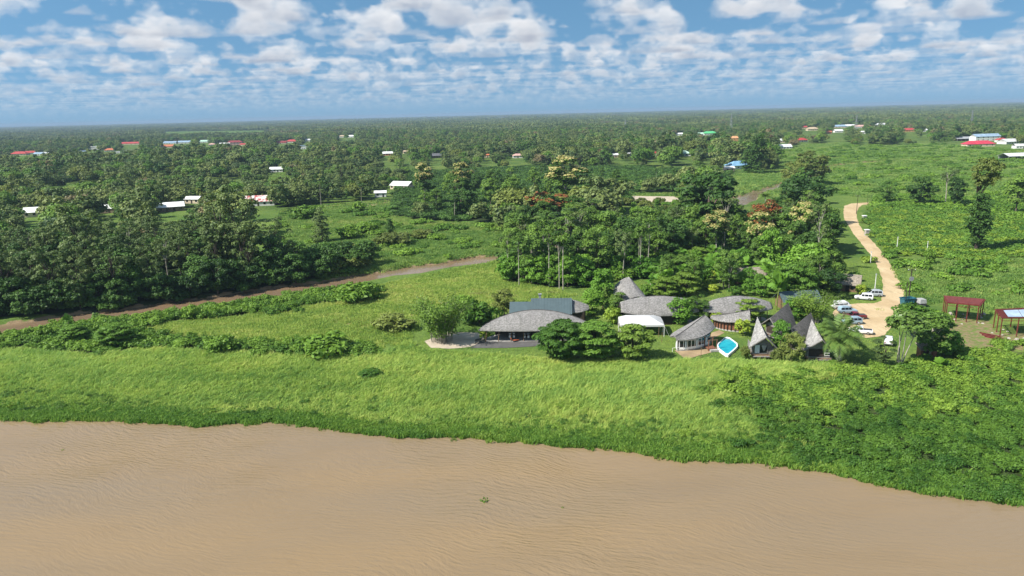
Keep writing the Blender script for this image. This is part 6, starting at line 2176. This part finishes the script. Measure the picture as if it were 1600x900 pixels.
# ------------------------------------------------------------------ red steel frames, shed, debris
def steel_frame(corners, top_z, label, sheets, pitch=0.0):
    P = [gp(a, b) for a, b in corners]
    c = sum(P, Vector()) / 4
    b = tag(empty('steel_frame', (c.x, c.y, 0)), label, 'frame')
    Q = [p - c for p in P]
    for i in range(4):
        a, d = Q[i], Q[(i + 1) % 4]
        k = 3 if i % 2 == 0 else 2
        for j in range(k):
            q = a.lerp(d, j / k)
            part(MB().box((q.x, q.y, top_z / 2), (0.16, 0.16, top_z)), 'column', 'steel_red', b)
        part(MB().tube((a.x, a.y, top_z), (d.x, d.y, top_z), 0.11, 0.11, 4), 'beam', 'steel_red', b)
        part(MB().tube((a.x, a.y, top_z - 0.6), (d.x, d.y, top_z - 0.6), 0.06, 0.06, 4), 'tie', 'steel_red', b)
    n = 11
    for i in range(n + 1):
        f = i / n
        a = Q[0].lerp(Q[3], f); d = Q[1].lerp(Q[2], f)
        part(MB().box((0, 0, 0), (1, 0.22, 0.12)), 'purlin', 'steel_red', b).matrix_local = Matrix.Translation(((a + d) / 2 + Vector((0, 0, top_z + 0.12)))) @ Matrix.Rotation(math.atan2(d.y - a.y, d.x - a.x), 4, 'Z') @ Matrix.Diagonal(((d - a).length + 0.6, 1, 1, 1))
    for (u0, u1, v0, v1, mt) in sheets:
        def at(u, v):
            return Q[0].lerp(Q[1], u).lerp(Q[3].lerp(Q[2], u), v)
        vs = [at(u0, v0), at(u1, v0), at(u1, v1), at(u0, v1)]
        z = top_z + 0.2
        part(MB().add([(v.x, v.y, z) for v in vs] + [(v.x, v.y, z + 0.04) for v in vs], [(3, 2, 1, 0), (4, 5, 6, 7), (0, 1, 5, 4), (1, 2, 6, 5), (2, 3, 7, 6), (3, 0, 4, 7)]), 'roof_sheet', mt, b)
    return b


steel_frame([(1477, 500), (1526, 505), (1534, 495), (1473, 489)], 4.2, 'finished red steel frame with dark red roof beyond the shade tree', [(0, 0.33, 0, 1, 'steel_red'), (0.335, 0.66, 0, 1, 'steel_red'), (0.665, 1, 0, 1, 'steel_red')])
steel_frame([(1562, 526), (1640, 526), (1632, 508), (1552, 512)], 4.2, 'red steel frame partly covered with pale blue sheets at the right edge', [(0.12, 0.4, 0.05, 0.8, 'sheet_blue'), (0.41, 0.7, 0.05, 0.8, 'sheet_blue'), (0.71, 0.98, 0.05, 0.8, 'sheet_blue')])
for i, (px, py, rz) in enumerate([(1547, 524, 2.2), (1551, 527, 2.25), (1555, 530, 2.15)]):
    p = gp(px, py)
    sb = tag(empty('steel_beam', (p.x, p.y, 0.0), rz), ['red steel beam lying on the earth, leftmost of three', 'red steel beam lying on the earth, middle of three', 'red steel beam lying on the earth, rightmost of three'][i], 'beam')
    part(MB().box((0, 0, 0.03), (4.2, 0.26, 0.05)).box((0, 0, 0.25), (4.2, 0.26, 0.05)), 'flange', 'steel_red', sb)
    part(MB().box((0, 0, 0.14), (4.2, 0.06, 0.17)), 'web', 'steel_red', sb)
p = gp(1447, 558)
sh = tag(empty('small_shed', (p.x, p.y, 0), -0.15), 'small rusty red shed under the shade tree', 'shed')
w_ = MB().box((0, 0, 1.0), (3.0, 2.2, 2.0))
part(w_, 'wall', 'wood_red', sh)
rf = MB(); rf.add([(-1.8, -1.5, 1.95), (1.8, -1.5, 1.95), (1.8, 1.5, 2.6), (-1.8, 1.5, 2.6), (-1.8, -1.5, 1.88), (1.8, -1.5, 1.88), (1.8, 1.5, 2.53), (-1.8, 1.5, 2.53)], [(0, 1, 2, 3), (7, 6, 5, 4), (0, 4, 5, 1), (1, 5, 6, 2), (2, 6, 7, 3), (3, 7, 4, 0)])
part(rf, 'roof', 'shingle_tan', sh)
part(MB().box((-0.6, -1.13, 0.9), (0.9, 0.06, 1.75)), 'door', 'wood_dark', sh)
for i, (px, py, c, lab) in enumerate([(1485, 548, 'concrete', 'pale concrete slab on the grass right of the red shed'), (1446, 565, 'concrete', 'white slab in front of the red shed')]):
    p = gp(px, py)
    sb = tag(empty('concrete_slab', (p.x, p.y, 0), 0.4 * i + 0.2), lab, 'slab')
    part(MB().prism([(-1.3, -0.6), (1.2, -0.75), (1.4, 0.5), (-0.2, 0.9), (-1.4, 0.55)], 0, 0.22, sc=0.96), 'block', c, sb)
rk = random.Random(4)
stone = plain('rubble_stone', (0.40, 0.36, 0.31), 0.9, 0.3, 2.0)
for i in range(26):
    a, b_ = (rk.uniform(1470, 1540), rk.uniform(490, 508)) if i < 18 else (rk.uniform(1545, 1600), rk.uniform(515, 535))
    p = gp(a, b_)
    n_ = 6; r0_ = rk.uniform(0.2, 0.45)
    st = MB().prism([(math.cos(k * 6.283 / n_) * r0_ * rk.uniform(0.7, 1.3), math.sin(k * 6.283 / n_) * r0_ * rk.uniform(0.7, 1.3)) for k in range(n_)], 0, r0_ * rk.uniform(0.5, 0.9), sc=0.7).build('rubble_block', stone)
    st.location = (p.x, p.y, 0)
    tag(st, 'pale rubble block on the ground under the red steel frames', 'rubble', 'rubble under the steel frames')
# car park: dry weed patch, floating plants
p = gp(1374, 484)
wp = tag(link('weed_patch', tuft(450, 40, 0.3, 1.2, 0.06, (0.2, 0), M['grass_short'])), 'dry weed patch in the middle of the sand car park', 'weeds')
wp.location = (p.x, p.y, 0.03)
for px, py, s_, lab in [(757, 782, 0.85, 'floating clump of green water weed on the open river'), (879, 793, 0.3, 'tiny floating sprig right of the weed clump on the river'), (98, 703, 0.3, 'tiny floating sprig on the river at the left')]:
    p = gp(px, py, WATER_Z)
    o = tag(link('floating_weed', tuft(452, 40, 0.45, 0.75, 0.08, (0.1, 0), M['shore_leaf'])), lab, 'water plant')
    o.location = (p.x, p.y, WATER_Z); o.scale = (s_,) * 3


# ------------------------------------------------------------------ far houses and pylons
ROOFC = {'red': (0.42, 0.06, 0.055), 'darkred': (0.24, 0.045, 0.045), 'crimson': (0.50, 0.045, 0.075), 'orange': (0.50, 0.16, 0.075), 'orange_pale': (0.60, 0.32, 0.15), 'pink': (0.58, 0.36, 0.31), 'white': (0.74, 0.74, 0.72), 'pale': (0.60, 0.61, 0.60),
         'grey': (0.34, 0.35, 0.36), 'blue_grey': (0.27, 0.37, 0.47), 'blue': (0.19, 0.36, 0.53), 'mint': (0.42, 0.60, 0.48), 'green': (0.10, 0.46, 0.18), 'tan': (0.46, 0.36, 0.24), 'dark': (0.14, 0.14, 0.15), 'rust': (0.55, 0.40, 0.36)}
WALLC = {'white': (0.72, 0.71, 0.68), 'cream': (0.62, 0.52, 0.38), 'grey': (0.42, 0.42, 0.40), 'pinkwall': (0.62, 0.42, 0.36), 'redwall': (0.46, 0.20, 0.14), 'orangewall': (0.62, 0.34, 0.14), 'wood': (0.20, 0.15, 0.11)}
RM = {k: plain('roof_' + k, v, 0.55, 0.25, 0.35) for k, v in ROOFC.items()}
WM = {k: plain('wall_' + k, v, 0.8, 0.15, 0.4) for k, v in WALLC.items()}
m_, t, bs = bsdf('roof_patched')
co = t.new('ShaderNodeTexCoord').outputs['Object']
t.put(bs.inputs['Base Color'], t.mix(t.ramp(t.noise(co, 0.35, 4, 0.7), 0.46, 0.56), (0.66, 0.62, 0.58), (0.40, 0.09, 0.08)))
RM['rust'] = m_


def house(px, py, wpx, roof, wall, form, st, rz, label):
    p = gp(px, py)
    k = ppm(p)
    L_ = 1.15 * wpx / k / max(0.75, abs(math.cos(rz)))
    D = max(4.0, min(12.0, L_ * 0.6))
    h = (2.9 if py > 215 else 3.4) * st
    b = tag(empty('house' if form != 'shed' else 'open_shed', (p.x, p.y + D / 2, 0), rz), label, 'house' if form != 'shed' else 'shed')
    if form == 'gable' or form == 'shed':
        if form == 'shed':
            for x in np.linspace(-L_ / 2 + 0.2, L_ / 2 - 0.2, 6):
                part(MB().box((x, -D / 2 + 0.3, h / 2), (0.25, 0.25, h)), 'post', WM['grey'], b)
            part(MB().box((0, D / 2 - 0.4, h / 2), (L_ - 0.4, 0.2, h)), 'wall', WM[wall], b)
            r_ = MB().add([(-L_ / 2 - 0.5, -D / 2 - 0.6, h), (L_ / 2 + 0.5, -D / 2 - 0.6, h), (L_ / 2 + 0.5, 0, h + D * 0.2), (-L_ / 2 - 0.5, 0, h + D * 0.2), (L_ / 2 + 0.5, D / 2 + 0.6, h), (-L_ / 2 - 0.5, D / 2 + 0.6, h)], [(0, 1, 2, 3), (3, 2, 4, 5), (3, 2, 1, 0), (5, 4, 2, 3)])
            r_ = MB(); q = [(-D / 2 - 0.6, h), (0, h + D * 0.2), (D / 2 + 0.6, h)]
            x0, x1 = -L_ / 2 - 0.5, L_ / 2 + 0.5
            r_.add([(x, y, z) for x in (x0, x1) for y, z in q] + [(x, y, z - 0.12) for x in (x0, x1) for y, z in q], [(0, 3, 4, 1), (1, 4, 5, 2), (7, 10, 9, 6), (8, 11, 10, 7), (0, 6, 9, 3), (2, 5, 11, 8), (0, 1, 7, 6), (1, 2, 8, 7), (4, 3, 9, 10), (5, 4, 10, 11)])
            part(r_, 'roof', RM[roof], b)
            return b
        rf = gable(b, L_, D, h, h + D * 0.26, RM[roof], WM[wall], 0.5)
    elif form == 'hip':
        part(MB().prism([(-L_ / 2, -D / 2), (L_ / 2, -D / 2), (L_ / 2, D / 2), (-L_ / 2, D / 2)], 0, h), 'wall', WM[wall], b)
        o_ = 0.6; X, Y = L_ / 2 + o_, D / 2 + o_; rx = max(0.3, L_ / 2 - D / 2 * 0.9); z1 = h + D * 0.3
        r_ = MB().add([(-X, -Y, h), (X, -Y, h), (X, Y, h), (-X, Y, h), (-rx, 0, z1), (rx, 0, z1), (-X, -Y, h - 0.15), (X, -Y, h - 0.15), (X, Y, h - 0.15), (-X, Y, h - 0.15)],
                      [(0, 1, 5, 4), (1, 2, 5), (2, 3, 4, 5), (3, 0, 4), (6, 7, 1, 0), (7, 8, 2, 1), (8, 9, 3, 2), (9, 6, 0, 3), (9, 8, 7, 6)])
        part(r_, 'roof', RM[roof], b)
    else:
        part(MB().prism([(-L_ / 2, -D / 2), (L_ / 2, -D / 2), (L_ / 2, D / 2), (-L_ / 2, D / 2)], 0, h), 'wall', WM[wall], b)
        part(MB().box((0, 0, h + 0.14), (L_ + 0.7, D + 0.7, 0.26)).box((L_ * 0.2, 0, h + 0.6), (L_ * 0.25, D * 0.4, 0.7)), 'roof', RM[roof], b)
    n = max(2, min(5, int(L_ / 3)))
    for s_ in range(st):
        for i in range(n):
            x = -L_ / 2 + L_ * (i + 0.5) / n
            if s_ == 0 and i == n // 2:
                part(MB().box((x, -D / 2 - 0.02, 1.02), (1.0, 0.08, 2.0)), 'door', 'wood_dark', b)
            else:
                wd = part(MB().box((x, -D / 2 - 0.02, 1.55 + 2.9 * s_), (1.3, 0.07, 1.15)), 'window', 'glass', b)
    return b


for hd in HOUSES:
    house(*hd)


def pylon(px, py, top, label, fr=2.6):
    p = gp(px, py); h = top_height(p, top)
    b = tag(empty('pylon', (p.x, p.y, 0), 0.4), label, 'pylon')
    def q(f, i):
        w = fr * (1 - f) ** 1.2 + 0.35
        return Vector(((-1, 1, 1, -1)[i] * w, (-1, -1, 1, 1)[i] * w, h * f))
    r = 0.16
    for i in range(4):
        mb_ = MB()
        for j in range(6):
            mb_.tube(q(j / 6, i), q((j + 1) / 6, i), r, r, 4)
        part(mb_, 'leg', 'steel', b)
    mb_ = MB()
    for j in range(6):
        for i in range(4):
            mb_.tube(q(j / 6, i), q((j + 1) / 6, (i + 1) % 4), 0.09, 0.09, 3)
            mb_.tube(q(j / 6, (i + 1) % 4), q((j + 1) / 6, i), 0.09, 0.09, 3)
    part(mb_, 'bracing', 'steel', b)
    for f in (0.72, 0.84, 0.95):
        part(MB().tube((-4.5, 0, h * f), (4.5, 0, h * f), 0.16, 0.16, 4).tube((-4.5, 0, h * f), (0, 0, h * f + 1.3), 0.1, 0.1, 3).tube((4.5, 0, h * f), (0, 0, h * f + 1.3), 0.1, 0.1, 3), 'cross_arm', 'steel', b)
    return b


pylon(1142, 206, 178, 'steel lattice pylon above the tall orange house')
pylon(977, 206, 187, 'steel lattice pylon above the central forest, leftmost of the four')
pylon(1336, 215, 180, 'steel lattice pylon among the far right village roofs')
pylon(1517, 197, 172, 'steel lattice pylon far off at the right, rightmost of the four')

# ------------------------------------------------------------------ the air
def make_haze():
    mb = MB()
    mb.box((0, 7500, 27.5), (36000, 18000, 75.0))
    m = bpy.data.materials.new('haze')
    m.use_nodes = True
    t = NT(m.node_tree)
    t.n.clear()
    out = t.new('ShaderNodeOutputMaterial')
    v = t.new('ShaderNodeVolumePrincipled')
    v.inputs['Color'].default_value = (0.38, 0.52, 0.68, 1)
    v.inputs['Density'].default_value = HAZE_DENSITY
    v.inputs['Anisotropy'].default_value = 0.0
    t.l.new(v.outputs[0], out.inputs['Volume'])
    o = mb.build('haze', m)
    tag(o, 'thin bluish haze over the far forest', 'haze', kind='stuff')


HAZE_DENSITY = 1.0e-4
make_haze()
